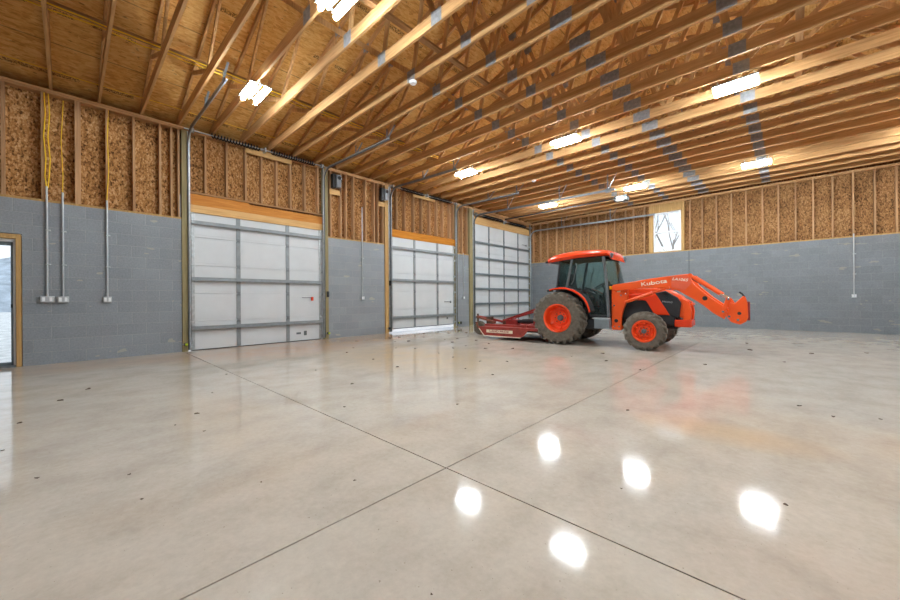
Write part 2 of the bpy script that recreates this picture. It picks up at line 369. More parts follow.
# walk-out doorway, far end of the left wall
md = empty('door_4', (0, 0, 0), kind='structure')
b = MB(); b.box(-.2, .02, MD[1], MD[1]+.06, 0, 2.24); b.box(-.2, .02, MD[0]-.06, MD[0], 0, 2.24); b.box(-.2, .019, MD[0], MD[1], 2.162, 2.24); b.build('door_frame', 'jamb', md, .004)
b = MB(); b.box(-.16, -.03, MD[1]-.03, MD[1], 0, 2.14); b.box(-.16, -.03, MD[0], MD[0]+.03, 0, 2.14); b.box(-.16, -.03, MD[0], MD[1], 2.11, 2.16); b.build('door_stop', 'vinyl', md, .003)
b = MB(); b.box(-.2, .01, MD[0], MD[1], 0, .03); b.build('threshold', 'steel_dk', md)
b = MB(); b.box(-.12, -.08, MD[1]-.06, MD[1]-.03, .03, 2.11); b.box(-.12, -.08, MD[0]+.03, MD[0]+.07, .03, 2.11); b.box(-.12, -.08, MD[0]+.03, MD[1]-.03, 2.05, 2.11); b.box(-.12, -.08, MD[0]+.03, MD[1]-.03, .03, .08)
b.build('door_leaf_frame', 'strut3', md, .003)
b = MB(); b.box(-.105, -.095, MD[0]+.06, MD[1]-.05, .07, 2.06); b.build('pane', 'pane', md)
b = MB(); b.box(-.08, -.05, MD[1]-.06, MD[1]-.04, 1.0, 1.06); b.build('door_handle', 'black', md, .004)

# ------------------------------------------------------------ overhead doors
def overhead(name, Y0_, Y1_, z0, nsec, sec, struts, stiles, sm, label, latch=None, top=None):
    r = empty(name, (0, Y0_, z0), kind='structure'); w = Y1_-Y0_
    for k in range(nsec):
        b = MB(); a = k*sec+.004
        b.box(-.045, -.028, 0, w, a, (k+1)*sec-.004)
        b.box(-.075, -.045, -.07, w+.07 if name != 'door_2' else w+.01, k*sec, (k+1)*sec)
        b.box(-.028, -.0255, .05, w-.05, a+.055, (k+1)*sec-.055)
        b.build('panel', 'door_white', r, .004)
    for s in stiles:
        for k in range(nsec):
            b = MB(); b.box(-.0255, -.012, s-Y0_-.045, s-Y0_+.045, k*sec+.012, (k+1)*sec-.012); b.build('stile', sm, r, .003)
            b = MB(); b.box(-.012, -.004, s-Y0_-.035, s-Y0_+.035, (k+1)*sec-.045, (k+1)*sec+.045)
            if k < nsec-1: b.tube([(-.004, s-Y0_-.035, (k+1)*sec), (-.004, s-Y0_+.035, (k+1)*sec)], .009, 8); b.build('hinge', 'steel_dk', r)
            else: b.bm.free()
    for s in (0.035, w-.035):
        b = MB(); b.box(-.0255, -.008, s-.03, s+.03, 0.01, nsec*sec-.01); b.build('end_stile', 'steel', r, .003)
    for z in struts:
        b = MB(); z -= z0
        b.box(-.012, .035, .0, w, z-.035, z-.027); b.box(-.012, .035, .0, w, z+.027, z+.035); b.box(.03, .038, 0, w, z-.035, z+.035); b.box(.03, .06, 0, w, z-.045, z-.037)
        b.build('strut', sm, r)
    for z in [k*sec for k in range(1, nsec)]+[.08, nsec*sec-.1]:
        for yy in (-.02, w+.02):
            b = MB(); b.tube([(.0, yy-.07, z), (.0, yy+.07, z)], .008, 8); b.tube([(0, yy-.012, z), (0, yy+.012, z)], .024, 12); b.box(-.012, .0, yy-.06 if yy > 0 else yy+.0, yy+.0 if yy > 0 else yy+.06, z-.04, z+.04); b.build('roller', 'steel', r)
    b = MB(); b.box(-.075, -.03, 0, w, -.0+(-.018 if z0 > .03 else -.012), .002); b.build('bottom_seal', 'tr_dark', r)
    if latch:
        y, z = latch; b = MB(); b.box(-.02, .0, y-Y0_-.22, y-Y0_+.12, z-z0-.012, z-z0+.012); b.box(-.02, .01, y-Y0_+.09, y-Y0_+.14, z-z0-.05, z-z0+.03); b.build('latch', 'steel_dk', r, .003)
    return r
dr1 = overhead('door_1', D1[0]+.03, D1[1]-.03, .015, 5, .62, (2.82, 1.58, .5), (2.76, 3.91), 'strut', '')
b = MB(); b.box(-.02, 0, 2.45, 2.72, 1.135, 1.15); b.build('latch', 'steel_dk', dr1); b = MB(); b.box(-.02, .015, 2.7, 2.76, 1.06, 1.16); b.build('latch_knob', 'redspot', dr1, .006)
b = MB(); b.box(-.026, -.023, 2.3, 2.42, .17, .22); b.box(-.026, -.023, 2.5, 2.58, .13, .25); b.build('sticker', 'tr_grey', dr1)
dr2 = overhead('door_2', D2[0]+.03, D2[1]-.03, .13, 5, .61, (2.81, 1.74, .5), (8.26, 9.38), 'strut', '', latch=(9.95, .99))
b = MB(); b.box(-.026, -.023, 2.6, 2.68, .2, .27); b.build('sticker', 'tr_grey', dr2)
dr3 = overhead('door_3', D3[0]+.05, D3[1]-.04, .015, 7, .605, (3.45, 2.8, 2.13, 1.52, .89, .33), (12.52, 13.64, 14.8), 'strut3', '', latch=(15.4, 3.7))
# tracks
def arc(c, r, a0, a1, n=8): return [(c[0]+r*math.cos(math.radians(a0+(a1-a0)*i/n)), c[1]+r*math.sin(math.radians(a0+(a1-a0)*i/n))) for i in range(n+1)]
def track(y, zt, xe, label, group, plate_w, side, slope=0., zb=0.03, hang=(.55, .98)):
    r = empty('door_track', (0, y, 0), label, 'door track', group)
    s = side
    b = MB(); b.box(.0, .045, 0*s, .012*s, zb, HP-.09) if s > 0 else b.box(.0, .045, .012*s, 0, zb, HP-.09)
    b.box(.0, .008, min(0, plate_w*s), max(0, plate_w*s), zb, HP-.09); b.build('wall_angle', 'steel', r)
    R = .32; cen = (.02+R+.04, zt-R)
    prof = [(.06, zb+.02), (.06, zt-R)] + [(cen[0]+R*math.cos(math.radians(a)), cen[1]+R*math.sin(math.radians(a))) for a in range(170, 89, -10)] + [(xe, zt+slope)]
    b = MB()
    pts = [Vector((px, 0, pz)) for px, pz in prof]
    # C-shaped rail: two thin ribbons and a back
    def ribbon(dy, wz, th):
        vsa = []
        for i, p in enumerate(pts):
            d = (pts[min(i+1, len(pts)-1)]-pts[max(i-1, 0)]).normalized(); nrm = Vector((-d.z, 0, d.x))
            vsa.append([b.bm.verts.new(p+nrm*wz+Vector((0, dy, 0))), b.bm.verts.new(p-nrm*wz+Vector((0, dy, 0))), b.bm.verts.new(p-nrm*wz+Vector((0, dy+th, 0))), b.bm.verts.new(p+nrm*wz+Vector((0, dy+th, 0)))])
        for A, B in zip(vsa, vsa[1:]):
            for k in range(4): b.bm.faces.new((A[k], A[(k+1) % 4], B[(k+1) % 4], B[k]))
        b.bm.faces.new(vsa[0][::-1]); b.bm.faces.new(vsa[-1])
    ribbon(.012*s, .036, .004*s); 
    b.build('rail', 'steel_dk', r, 0)
    b = MB(); b.tube([p+Vector((0, -.012*s, 0)) for p in pts], .014, 6); b.build('rail_lip', 'steel', r, 0, True)
    for h in hang:
        X = .06+(xe-.1)*h; Zr = zt+slope*h
        b = MB(); b.box(X-.02, X+.02, .016*s-.002, .016*s+.002, Zr-.02, HP+.06); b.bar((X, .02*s, Zr), (X+.28, .02*s, HP+.05), .004, .035, (0, 1, 0)); b.build('hanger', 'steel_dk', r)
    return r
G = 'galvanised tracks of the overhead doors'
track(D1[0]-.02, 4.74, 2.8, 'galvanised track on the walk-out side of the first overhead door', G, .08, -1, -.02)
track(D1[1]+.02, 4.72, 3.05, 'galvanised track between first overhead door and electric opener', G, .08, 1, -.06)
track(D2[0]-.02, 4.68, 2.95, 'galvanised track on the opener side of middle overhead door', G, .08, -1, -.08)
track(D2[1]+.02, 4.66, 2.9, 'galvanised track of middle overhead door, side towards the tall door', G, .08, 1, -.04)
track(D3[0]-.02, 4.50, 5.6, 'long galvanised track of tall door, side towards middle door', G, .06, -1, -.1, hang=(.3, .68, .97))
track(D3[1]+.02, 4.42, 5.6, 'long galvanised track running along the far end wall', G, .06, 1, -.06, hang=(.3, .7))
# torsion shafts
def shaft(y0, y1, z, label, segs, drumx=.09):
    r = empty('torsion_spring', (0, y0, 0), label, 'door spring', 'torsion springs above the overhead doors')
    w = y1-y0; b = MB(); b.tube([(drumx, -.12, z), (drumx, w+.12, z)], .013, 8); b.build('shaft', 'steel', r, 0, True)
    for a, c in segs:
        n = int((c-a)/.062)
        b = MB()
        pts = []
        for i in range(n*8+1):
            t = i/8*2*math.pi; pts.append((drumx+.05*math.cos(t), a-y0+(c-a)*i/(n*8), z+.05*math.sin(t)))
        b.tube(pts, .014, 5); b.build('coil', 'spring', r, 0, True)
    for yy in (0.02, w-.02):
        b = MB(); b.lathe([(.02, -.03), (.06, -.03), (.05, -.015), (.05, .02), (.065, .03), (.02, .03)], (drumx, yy, z), 16); b.build('cable_drum', 'steel', r, 0, True)
    b = MB(); b.box(.0, .15, w/2-.02, w/2+.02, z-.06, z+.05); b.box(.0, .01, w/2-.06, w/2+.06, z-.1, z+.06); b.build('centre_bracket', 'steel', r, .003)
    b = MB(); b.tube([(.05, .0, .15), (.05, .0, z)], .003, 5); b.tube([(.05, w, .15), (.05, w, z)], .003, 5); b.build('lift_cable', 'steel_dk', r)
    return r
shaft(D1[0]-.06+.08, D1[1]-.02, 4.79, 'black coil spring shaft above the first overhead door', ((2.2, 3.2), (3.48, 4.6)))
shaft(D2[0]+.02, D2[1]-.02, 4.77, 'black coil spring shaft above the middle overhead door', ((7.6, 8.6), (8.9, 10.0)))
shaft(D3[0]+.04, D3[1]-.04, 4.57, 'dark coil spring shaft above the tall overhead door', ((12.0, 13.4), (13.9, 15.3)))

# jackshaft openers
def opener(y, z, label, s):
    r = empty('door_opener', (0, y, z), label, 'door opener', 'wall-mounted electric openers')
    b = MB(); b.box(.015, .15, -.09, .02, -.2, .2); b.build('motor_body', 'black', r, .012)
    b = MB(); b.box(.03, .19, .02, .16, -.17, .18); b.build('cover', 'opener', r, .02)
    b = MB(); b.lathe([(0, 0), (.05, 0), (.05, .012), (0, .012)], (.19, .09, .09), 20, 'x'); b.build('badge', 'tr_dark', r)
    b = MB(); b.box(0, .02, -.12, .2, -.36, -.22); b.build('mounting_board', 'fresh', r, .003)
    b = MB(); b.tube([(.05, .17, .12), (.07, .22, .15), (.05, .24, .05), (.03, .2, -.1), (.03, .22, -.26)], .007, 6); b.build('power_cord', 'black', r, 0, True)
    b = MB(); b.tube([(.06, .16, .1), (.06, .24, .13)], .022, 8); b.build('terminal', 'white', r, .0, True)
    return r
opener(5.2, 4.46, 'grey electric opener high beside first overhead door', 1)
opener(6.86, 4.42, 'grey electric opener high beside middle overhead door', -1)
# trolley opener for the tall door
r = empty('trolley_opener', (0, 13.65, 0), 'ceiling trolley opener with white lamp cover hung before far window', 'door opener')
b = MB(); b.box(.05, 4.9, -.02, .02, 4.66, 4.71); b.build('rail', 'tr_dark', r, .003)
b = MB(); b.box(4.85, 5.3, -.16, .16, 4.56, 4.74); b.build('motor_body', 'tr_grey', r, .03)
b = MB(); b.box(4.95, 5.22, -.24, -.15, 4.52, 4.70); b.build('lamp_cover', 'white', r, .03)
b = MB(); b.bar((4.95, .1, 4.72), (4.95, .1, 4.95), .03, .004); b.bar((5.2, -.1, 4.72), (5.2, -.1, 4.95), .03, .004); b.build('hanger', 'steel_dk', r)
# safety sensors near the floor
for i, (y, lab) in enumerate(((1.72, 'lime-lit safety sensor at foot of first overhead door, walk-out side'), (5.0, 'lime-lit safety sensor at foot of first overhead door, middle door side'),
                              (7.12, 'black safety sensor at foot of middle overhead door post'), (10.44, 'lime-lit safety sensor at foot of middle door, tall door side'))):
    r = empty('safety_sensor', (.03, y, .16), lab, 'door sensor', 'floor-level safety sensors')
    b = MB(); b.box(.0, .06, -.03, .03, -.03, .03); b.build('housing', 'black', r, .005)
    b = MB(); b.box(.0, .01, -.08, .03, -.012, .012); b.build('bracket', 'steel_dk', r)
    b = MB(); b.box(.06, .075, -.025, .025, -.022, .022); b.build('lens', 'lime' if i != 2 else 'tr_dark', r, .004)
# small lock/keypad hardware on posts
for y, z, lab in ((5.0, 1.25, 'small black pull switch on post beside first overhead door'), (7.16, 1.62, 'small black pull switch on post beside middle overhead door')):
    r = MB(); r.box(.022, .06, y-.03, y+.03, z-.08, z+.08); o = r.build('wall_switch', 'black', None, .008); tag(o, lab, 'switch', 'switches on door posts')

# ------------------------------------------------------------ far end wall (Y = L)
b = MB(); b.box(-.2, WX+.2, L, L+.2, 0, HB); wall_b = b.build('wall_back', 'block_b'); tag(wall_b, kind='structure')
WN = (5.49, 6.44, 2.90, 4.44)
b = MB()
b.box(-.2, WN[0], L+.14, L+.17, HB, HP); b.box(WN[1], WX+.2, L+.14, L+.17, HB, HP); b.box(WN[0], WN[1], L+.14, L+.17, WN[3], HP)
b.build('sheathing', 'osb_b', wall_b)
b = MB(); b.box(0, WX, L-.004, L+.14, HB, HB+.038); b.build('sill_plate', 'jamb', wall_b)
b = MB(); b.box(0, WX, L-.004, L+.14, HP-.04, HP-.002); b.box(0, WX, L-.002, L+.14, HP-.08, HP-.042); b.build('top_plate', 'plate', wall_b, .003)
for x in (.04, .45, .84, 1.31, 1.67, 2.06, 2.49, 2.86, 3.26, 3.65, 4.0, 4.43, 4.74, 5.16, 6.73, 7.11, 7.53, 7.96, 8.36, 8.79, 9.19, 9.6, 10.0, 10.42, 10.84, 11.26, 11.66, 12.08, 12.5, 12.9, 13.3):
    b = MB(); b.box(x-.019, x+.019, L, L+.14, HB+.038, HP-.08); b.build('stud', 'stud', wall_b)
trim('trim_15', 'jamb', [(WN[0]-.15, WN[0]-.005, L-.002, L+.14, HB+.04, HP-.082), (WN[1]+.005, WN[1]+.11, L-.002, L+.14, HB+.04, HP-.082), (WN[0]-.004, WN[1]+.004, L-.006, L+.14, WN[3]+.01, HP-.083)])
wn = empty('window_1', (0, L, 0), kind='structure')
b = MB()
for q in ((WN[0], WN[0]+.05, WN[2], WN[3]), (WN[1]-.05, WN[1], WN[2], WN[3]), (WN[0]+.05, WN[1]-.05, WN[3]-.05, WN[3]), (WN[0]+.05, WN[1]-.05, WN[2], WN[2]+.05), (WN[0]+.05, WN[1]-.05, 3.62, 3.67)): b.box(q[0], q[1], .04, .12, q[2], q[3])
b.build('window_frame', 'vinyl', wn, .006)
b = MB(); b.box(WN[0]+.05, WN[1]-.05, .075, .085, WN[2]+.05, 3.62); b.box(WN[0]+.05, WN[1]-.05, .075, .085, 3.67, WN[3]-.05); b.build('pane', 'pane', wn)
# other two walls, behind the camera
b = MB(); b.box(-.2, WX+.2, YF-.2, YF, 0, HB); o = b.build('wall_front', 'block_b'); tag(o, kind='structure')
b2 = MB(); b2.box(-.2, WX+.2, YF-.17, YF-.14, HB, HP); b2.build('sheathing', 'osb_b', o)
b = MB(); b.box(WX, WX+.2, YF, L, 0, HB); o = b.build('wall_right', 'block_l'); tag(o, kind='structure')
b2 = MB(); b2.box(WX+.14, WX+.17, YF, L, HB, HP); b2.build('sheathing', 'osb_l', o)
for z in (HP-.08,): 
    b2 = MB(); b2.box(WX, WX+.14, YF, L, z, HP); b2.build('top_plate', 'plate', o)

# ------------------------------------------------------------ roof boards, gables, eaves
def rz(x): return ZH + PITCH*(x if x < RID else WX-x)
b = MB()
for xa, xb in ((-.55, RID), (RID, WX+.55)):
    za, zb_ = ZH+PITCH*(xa if xa < RID else WX-xa), ZH+PITCH*(xb if xb <= RID else WX-xb)
    b.prism([(xa, za), (xb, zb_), (xb, zb_+.02), (xa, za+.02)], YF-.4, L+.4)
roof = b.build('ceiling', 'osb_r'); tag(roof, kind='structure')
b = MB()
for x0, x1 in ((-.55, -.5), (WX+.5, WX+.55)): b.box(x0, x1, YF-.4, L+.4, 4.70, ZH+PITCH*-.5)
b.box(-.5, -.2, YF-.4, L+.4, 4.72, 4.74); b.box(WX+.2, WX+.5, YF-.4, L+.4, 4.72, 4.74)
b.build('soffit', 'rust', roof)
for y, nm in ((L+.14, 'wall_back_gable'), (YF-.16, 'wall_front_gable')):
    b = MB(); b.prism([(-.2, HP), (WX+.2, HP), (WX+.2, rz(WX)-.002), (RID, rz(RID)-.002), (-.2, ZH-.05)], y, y+.03); o = b.build(nm, 'osb_b'); tag(o, kind='structure')

# ------------------------------------------------------------ roof trusses
ORD = 'first second third fourth fifth sixth seventh eighth ninth tenth eleventh twelfth thirteenth fourteenth fifteenth sixteenth seventeenth eighteenth nineteenth twentieth twenty-first twenty-second twenty-third twenty-fourth twenty-fifth twenty-sixth twenty-seventh twenty-eighth twenty-ninth thirtieth'.split()
tr0 = empty('roof_truss', (0, 1.02, HP), None, 'roof truss', 'bare wooden trusses carrying the roof')
T = .038; CH_ = .18; TC = .10
def top_at(x): return (ZH-HP) + PITCH*(x if x < RID else WX-x)
b = MB(); b.box(0, 7.2, -T/2, T/2, 0, CH_); b.build('bottom_chord', 'pine_x', tr0)
b = MB(); b.box(7.2, WX, -T/2, T/2, 0, CH_); b.build('bottom_chord', 'pine_x', tr0)
for xa, xb in ((-.42, RID), (WX+.42, RID)):
    q = PITCH if xa < RID else -PITCH
    za = (ZH-HP)+PITCH*(xa if xa < RID else WX-xa); zr = (ZH-HP)+PITCH*RID
    b = MB(); b.prism([(xa, za-.004), (xb, zr-.004), (xb, zr-TC), (xa, za-TC)], -T/2, T/2); b.build('top_chord', 'pine_x', tr0)
webs = [(2.3, 1.3), (2.3, 3.4), (4.75, 3.4), (4.75, 5.2), (6.0, 5.2), (6.0, 6.83), (7.66, 6.83), (7.66, 8.46), (8.9, 8.46), (8.9, 10.26), (11.36, 10.26), (11.36, 12.36)]
wb = []
for xb_, xt in webs:
    b = MB(); b.bar((xb_+(.05 if xt > xb_ else -.05), 0, CH_-.01), (xt+(-.04 if xt > xb_ else .04), 0, top_at(xt)-TC+.01), T-.002, .075, (0, 0, 1)); b.build('web', 'pine_w', tr0)
for x, w in ((4.75, .2), (6.0, .2), (7.2, .32), (8.9, .22)):
    b = MB(); b.box(x-w/2, x+w/2, -T/2-.002, -T/2, .005, CH_+.02); b.box(x-w/2, x+w/2, T/2, T/2+.002, .005, CH_+.02); b.build('connector_plate', 'gusset', tr0)
for x in (3.4, 5.2, 6.83, 8.46):
    z = top_at(x)-TC
    b = MB(); b.box(x-.09, x+.09, -T/2-.002, -T/2, z-.06, z+.07); b.box(x-.09, x+.09, T/2, T/2+.002, z-.06, z+.07); b.build('connector_plate', 'gusset', tr0)
ys = [1.02+.6135*k for k in range(-4, 25)]
for y in ys:
    n = 24 - round((y-1.02)/.6135)
    if abs(y-1.02) < .01: t = tr0
    else: t = copy_tree(tr0, None, (0, y, HP))
    t['label'] = 'bare pine roof truss, the %s counting from the far end wall' % ORD[n+0]
# boards laid along the building that brace the trusses
for x, z, sl, lab in ((2.02, 5.24, 'x', 'long bracing board with yellow cables stapled along it, above door wall'), (5.45, 5.02, 'x', 'long flat board laid across the truss chords near mid-span'), (9.6, 5.02, 'x', 'long flat board laid across the truss chords beyond mid-span')):
    b = MB(); b.box(x-.045, x+.045, -1.4, 15.9, z, z+.036); o = b.build('bracing_board', 'plate'); tag(o, lab, 'board', 'bracing boards on the trusses')
def cable(pts, label, r=.0075, group='yellow electrical cables', name='electrical_cable', m='yellow'):
    b = MB(); b.tube(pts, r, 6); o = b.build(name, m, None, 0, True); tag(o, label, 'cable', group); return o
def wavy(x, z, a, y0, y1, sg): return [(x+random.uniform(-a, a), y0+(y1-y0)*i/sg, z+random.uniform(-a, a)*.4) for i in range(sg+1)]
cable(wavy(2.10, 5.20, .012, -1.4, 12, 60), 'yellow cable running the whole length under the bracing board', .011)
cable(wavy(1.97, 5.20, .03, -1.4, 7.5, 36), 'yellow cable sagging beside the long one under bracing board', .009)
cable(wavy(.42, 5.02, .02, -1.2, 12.5, 50), 'thin yellow cable along roof edge above the overhead doors', .006)

# ------------------------------------------------------------ conduits and boxes
def conduit(y, ztop, zb, label, bw=.07, wall='l', group='grey conduits with boxes'):
    if wall == 'l':
        r = empty('electrical_conduit', (0, y, 0), label, 'conduit', group); a = lambda u, v, z: (u, v, z)
    else:
        r = empty('electrical_conduit', (y, L, 0), label, 'conduit', group); r.rotation_euler = (0, 0, -math.pi/2)
    b = MB(); b.tube([(.03, 0, zb+.04), (.03, 0, ztop)], .0145, 10); b.build('pipe', 'pvc', r, 0, True)
    b = MB(); b.box(.002, .06, -bw, bw, zb-.055, zb+.055); b.build('outlet_box', 'pvc', r, .006)
    b = MB()
    for s in (-1, 1): b.box(.06, .064, s*bw*.5-.017, s*bw*.5+.017, zb-.035, zb+.035)
    b.build('cover_plate', 'white', r)
    for z in (1.75, 2.35):
        b = MB(); b.box(.002, .05, -.02, .045, z-.012, z+.012); b.build('strap', 'steel', r, .003)
    return r
conduit(-.265, 3.12, 1.14, 'grey conduit closest to the walk-out doorway, ending in double outlet box', .085)
conduit(-.075, 3.05, 1.135, 'grey conduit just beside the doorway-side one, ending in outlet box', .07)
conduit(.50, 3.02, 1.13, 'grey conduit standing alone between paired conduits and first overhead door', .06)
conduit(6.13, 3.9, 1.14, 'thin conduit with box between first and middle overhead doors', .05)
conduit(10.78, 2.9, 1.14, 'short conduit and dark box between middle and tall doors', .05)
conduit(10.84, 2.95, 1.1, 'white conduit ending in a box on the far end wall', .05, 'b')
o = MB(); o.tube([(6.69, L-.01, .1), (6.69, L-.01, 2.85)], .012, 8); o = o.build('wall_conduit', 'tr_grey', None, 0, True); tag(o, 'thin dark vertical pipe below the far window', 'pipe')
for dy, lab in ((0, 'yellow cable dropping down a stud into the doorway-side conduit'), (.05, 'second yellow cable twisted beside the one entering doorway-side conduit')):
    y = -.285+dy
    cable([(.012, y-.005, 4.76), (.014, y+.01, 4.4), (.012, y-.012, 4.0), (.014, y+.014, 3.6), (.012, y, 3.3), (.02, -.265+dy*.3, 3.1)], lab, .008)
cable([(-.1, -.06, 4.75), (-.09, -.09, 4.0), (-.06, -.07, 3.4), (.02, -.075, 3.03)], 'faint yellow cable inside stud bay entering the second conduit', .006)
cable([(-.01, .53, 4.76), (.006, .515, 4.2), (.006, .53, 3.6), (.02, .5, 3.0)], 'yellow cable dropping into the lone conduit near first overhead door', .007)
b = MB(); b.box(.004, .03, 10.6, 10.66, .1, .2); o = b.build('wall_switch', 'black', None, .005); tag(o, 'small black box low on block pier beside tall door', 'switch')

# ------------------------------------------------------------ ceiling lights
lt = empty('ceiling_light', (2.55, 2.3, HP), None, 'ceiling light', 'twin-tube ceiling lights')
b = MB(); b.box(-.31, .31, -.17, -.055, -.105, -.09); b.box(-.31, .31, .055, .17, -.105, -.09); b.box(-.31, .31, -.012, .012, -.11, -.085); b.box(-.31, .31, -.173, -.17, -.114, -.09); b.box(-.31, .31, .17, .173, -.114, -.09)
for x in (-.28, 0, .28): b.box(x-.012, x+.012, -.06, .06, -.09, -.08)
b.build('housing', 'tr_grey', lt, .003)
for s in (-1, 1):
    b = MB(); b.tube([(-.3, s*.105, -.145), (.3, s*.105, -.145)], .034, 12); b.build('tube_diffuser', 'tube', lt)
for x in (-.25, .25):
    b = MB(); b.box(x-.01, x+.01, -.003, .003, -.09, .03); b.build('hanging_strap', 'steel', lt)
names = {(2.55, 2.3): 'bright twin-tube ceiling light just in front of first overhead door', (5.5, 2.3): 'twin-tube ceiling light cut by the top edge of the picture',
 (2.55, 8.05): 'twin-tube ceiling light in front of the middle overhead door', (5.65, 8.05): 'twin-tube ceiling light above the tractor cab',
 (8.8, 8.05): 'largest twin-tube ceiling light, above the open floor beyond the loader', (2.45, 13.15): 'small far twin-tube ceiling light before the tall overhead door',
 (5.7, 13.05): 'far twin-tube ceiling light just before the high window', (8.8, 13.15): 'far twin-tube ceiling light beyond the largest one, near end wall',
 (8.8, 2.3): 'twin-tube ceiling light overhead of the viewer, outside the picture', (11.95, 2.3): 'twin-tube ceiling light of outermost row beyond the picture, first',
 (11.95, 8.05): 'twin-tube ceiling light of outermost row beyond the picture, middle', (11.95, 13.1): 'twin-tube ceiling light of outermost row beyond the picture, last'}
for i, ((x, y), lab) in enumerate(names.items()):
    lx, ly = x+(9.5-x)*.02, y*.98; o = lt if i == 0 else copy_tree(lt, None, (lx, ly, HP)); o.location = (lx, ly, HP); o['label'] = lab
b = MB(); b.lathe([(0, -.045), (.05, -.045), (.065, -.02), (.065, 0), (0, 0)], (4.78, 4.09, HP-.001), 20, 'z'); o = b.build('smoke_detector', 'white', None, 0, True); tag(o, 'small round white smoke detector under a truss', 'smoke detector')
b = MB(); b.lathe([(0, -.045), (.05, -.045), (.065, -.02), (.065, 0), (0, 0)], (3.55, 10.2, HP-.001), 20, 'z'); o = b.build('smoke_detector', 'white', None, 0, True); tag(o, 'small pale disc on the trusses behind cab-top light', 'smoke detector')

# ------------------------------------------------------------ tractor
TR = empty('tractor', (5.40, 8.85, 0), 'orange cab tractor with raised front loader arms, parked by the far wall', 'tractor')
TR.rotation_euler = (0, 0, math.radians(4))
def tyre(Ro, Ri, w, nl, c, side, lug):
    hw = w/2; sh = Ro-lug
    prof = [(Ri, -hw*.72), (Ri+.02, -hw*.86), ((Ri+Ro)/2, -hw), (sh-.03, -hw*.94), (sh-.004, -hw*.78), (sh, 0), (sh-.004, hw*.78), (sh-.03, hw*.94), ((Ri+Ro)/2, hw), (Ri+.02, hw*.86), (Ri, hw*.72)]
    b = MB(); b.lathe(prof, c, 56, 'y', True)
    C = Vector(c)
    for k in range(nl):
        for sgn in (-1, 1):
            a0 = 2*math.pi*(k+(.5 if sgn > 0 else 0))/nl; sw = 2*math.pi/nl*.95; aw = .36*2*math.pi/nl/2*1.0
            secs = []
            for f, dr, rr, ww in ((-.06, 0, sh, 1.), (.5, sw*.5, sh, .95), (.86, sw*.85, sh-.004, .95), (1.03, sw*1.02, sh-.045, 1.0), (1.02, sw*1.05, sh-.10, .9)):
                y = sgn*hw*f*1.0; aa = a0+dr
                row = []
                for da, hh in ((-aw*ww*1.2, -.006), (-aw*ww*.7, lug), (aw*ww*.7, lug), (aw*ww*1.2, -.006)):
                    R = rr+hh; row.append(b.bm.verts.new(C+Vector((R*math.cos(aa+da), y, R*math.sin(aa+da)))))
                secs.append(row)
            for A, B in zip(secs, secs[1:]):
                for i in range(3): b.bm.faces.new((A[i], A[i+1], B[i+1], B[i]))
            b.bm.faces.new(secs[0]); b.bm.faces.new(secs[-1][::-1])
    return b
def wheel(name, c, Ro, Ri, w, nl, side, lug, dish):
    t = tyre(Ro, Ri, w, nl, c, side, lug).build(name, 'tyre', TR, 0, True)
    s = side; hw = w/2
    b = MB(); e = s*hw
    q = s*dish
    b.lathe([(Ri+.014, e*.80), (Ri+.016, e*.93), (Ri-.004, e*.95), (Ri-.022, e*.84), (Ri-.035, e*.6), (Ri-.05, q+s*.05), (Ri*.80, q+s*.012), (Ri*.74, q-s*.0), (Ri*.55, q), (Ri*.5, q+s*.035), (.001, q+s*.04)], c, 44, caps=False)
    b.lathe([(Ri-.05, q+s*.05), (Ri-.04, -e*.6), (Ri+.0, -e*.84), (Ri+.016, -e*.93)], c, 44, caps=False)
    b.build('rim', 'rim', t, 0, True)
    for k in range(6):
        a = 2*math.pi*(k+.5)/6
        b = MB(); b.bar((c[0]+Ri*.66*math.cos(a), c[1]+q+s*.02, c[2]+Ri*.66*math.sin(a)), (c[0]+Ri*.86*math.cos(a), c[1]+q+s*.06, c[2]+Ri*.86*math.sin(a)), .05, .03, (0, 1, 0)); b.build('rim_lug', 'rim', t, .004)
    b = MB(); b.lathe([(.001, q+s*.10), (Ri*.17, q+s*.095), (Ri*.22, q+s*.07), (Ri*.24, q+s*.03)], c, 20); b.build('hub', 'tr_grey', t, 0, True)
    for k in range(8):
        b = MB(); a = 2*math.pi*k/8; b.tube([(c[0]+Ri*.38*math.cos(a), c[1]+q+s*.03, c[2]+Ri*.38*math.sin(a)), (c[0]+Ri*.38*math.cos(a), c[1]+q+s*.06, c[2]+Ri*.38*math.sin(a))], .012, 6); b.build('wheel_bolt', 'tr_dark', t)
    return t
for s in (-1, 1):
    wheel('rear_wheel', (-.01, s*.74, .622), .625, .325, .36, 21, s, .055, -.09)
    wheel('front_wheel', (1.825, s*.73, .402), .405, .215, .26, 17, s, .042, .05)
# chassis, axles
b = MB(); b.box(-.25, .75, -.24, .24, .42, .85); b.box(.7, 2.35, -.2, .2, .42, .74); b.box(.9, 2.2, -.24, .24, .6, 1.0); b.build('chassis', 'tr_dark', TR, .03)
b = MB(); b.tube([(0, -.62, .625), (0, .62, .625)], .11, 16); b.build('rear_axle', 'orange2', TR, 0, True)
b = MB(); b.tube([(1.85, -.64, .4), (1.85, -.4, .42), (1.85, .4, .42), (1.85, .64, .4)], [.09, .07, .07, .09], 14); b.box(1.7, 2.0, -.16, .16, .36, .5); b.build('front_axle', 'orange2', TR, 0, True)
b = MB(); b.box(.35, .8, -.56, -.28, .36, .62); b.build('fuel_tank', 'tr_black', TR, .04)
b = MB(); b.box(.35, .8, .28, .56, .36, .62); b.build('fuel_tank', 'tr_black', TR, .04)
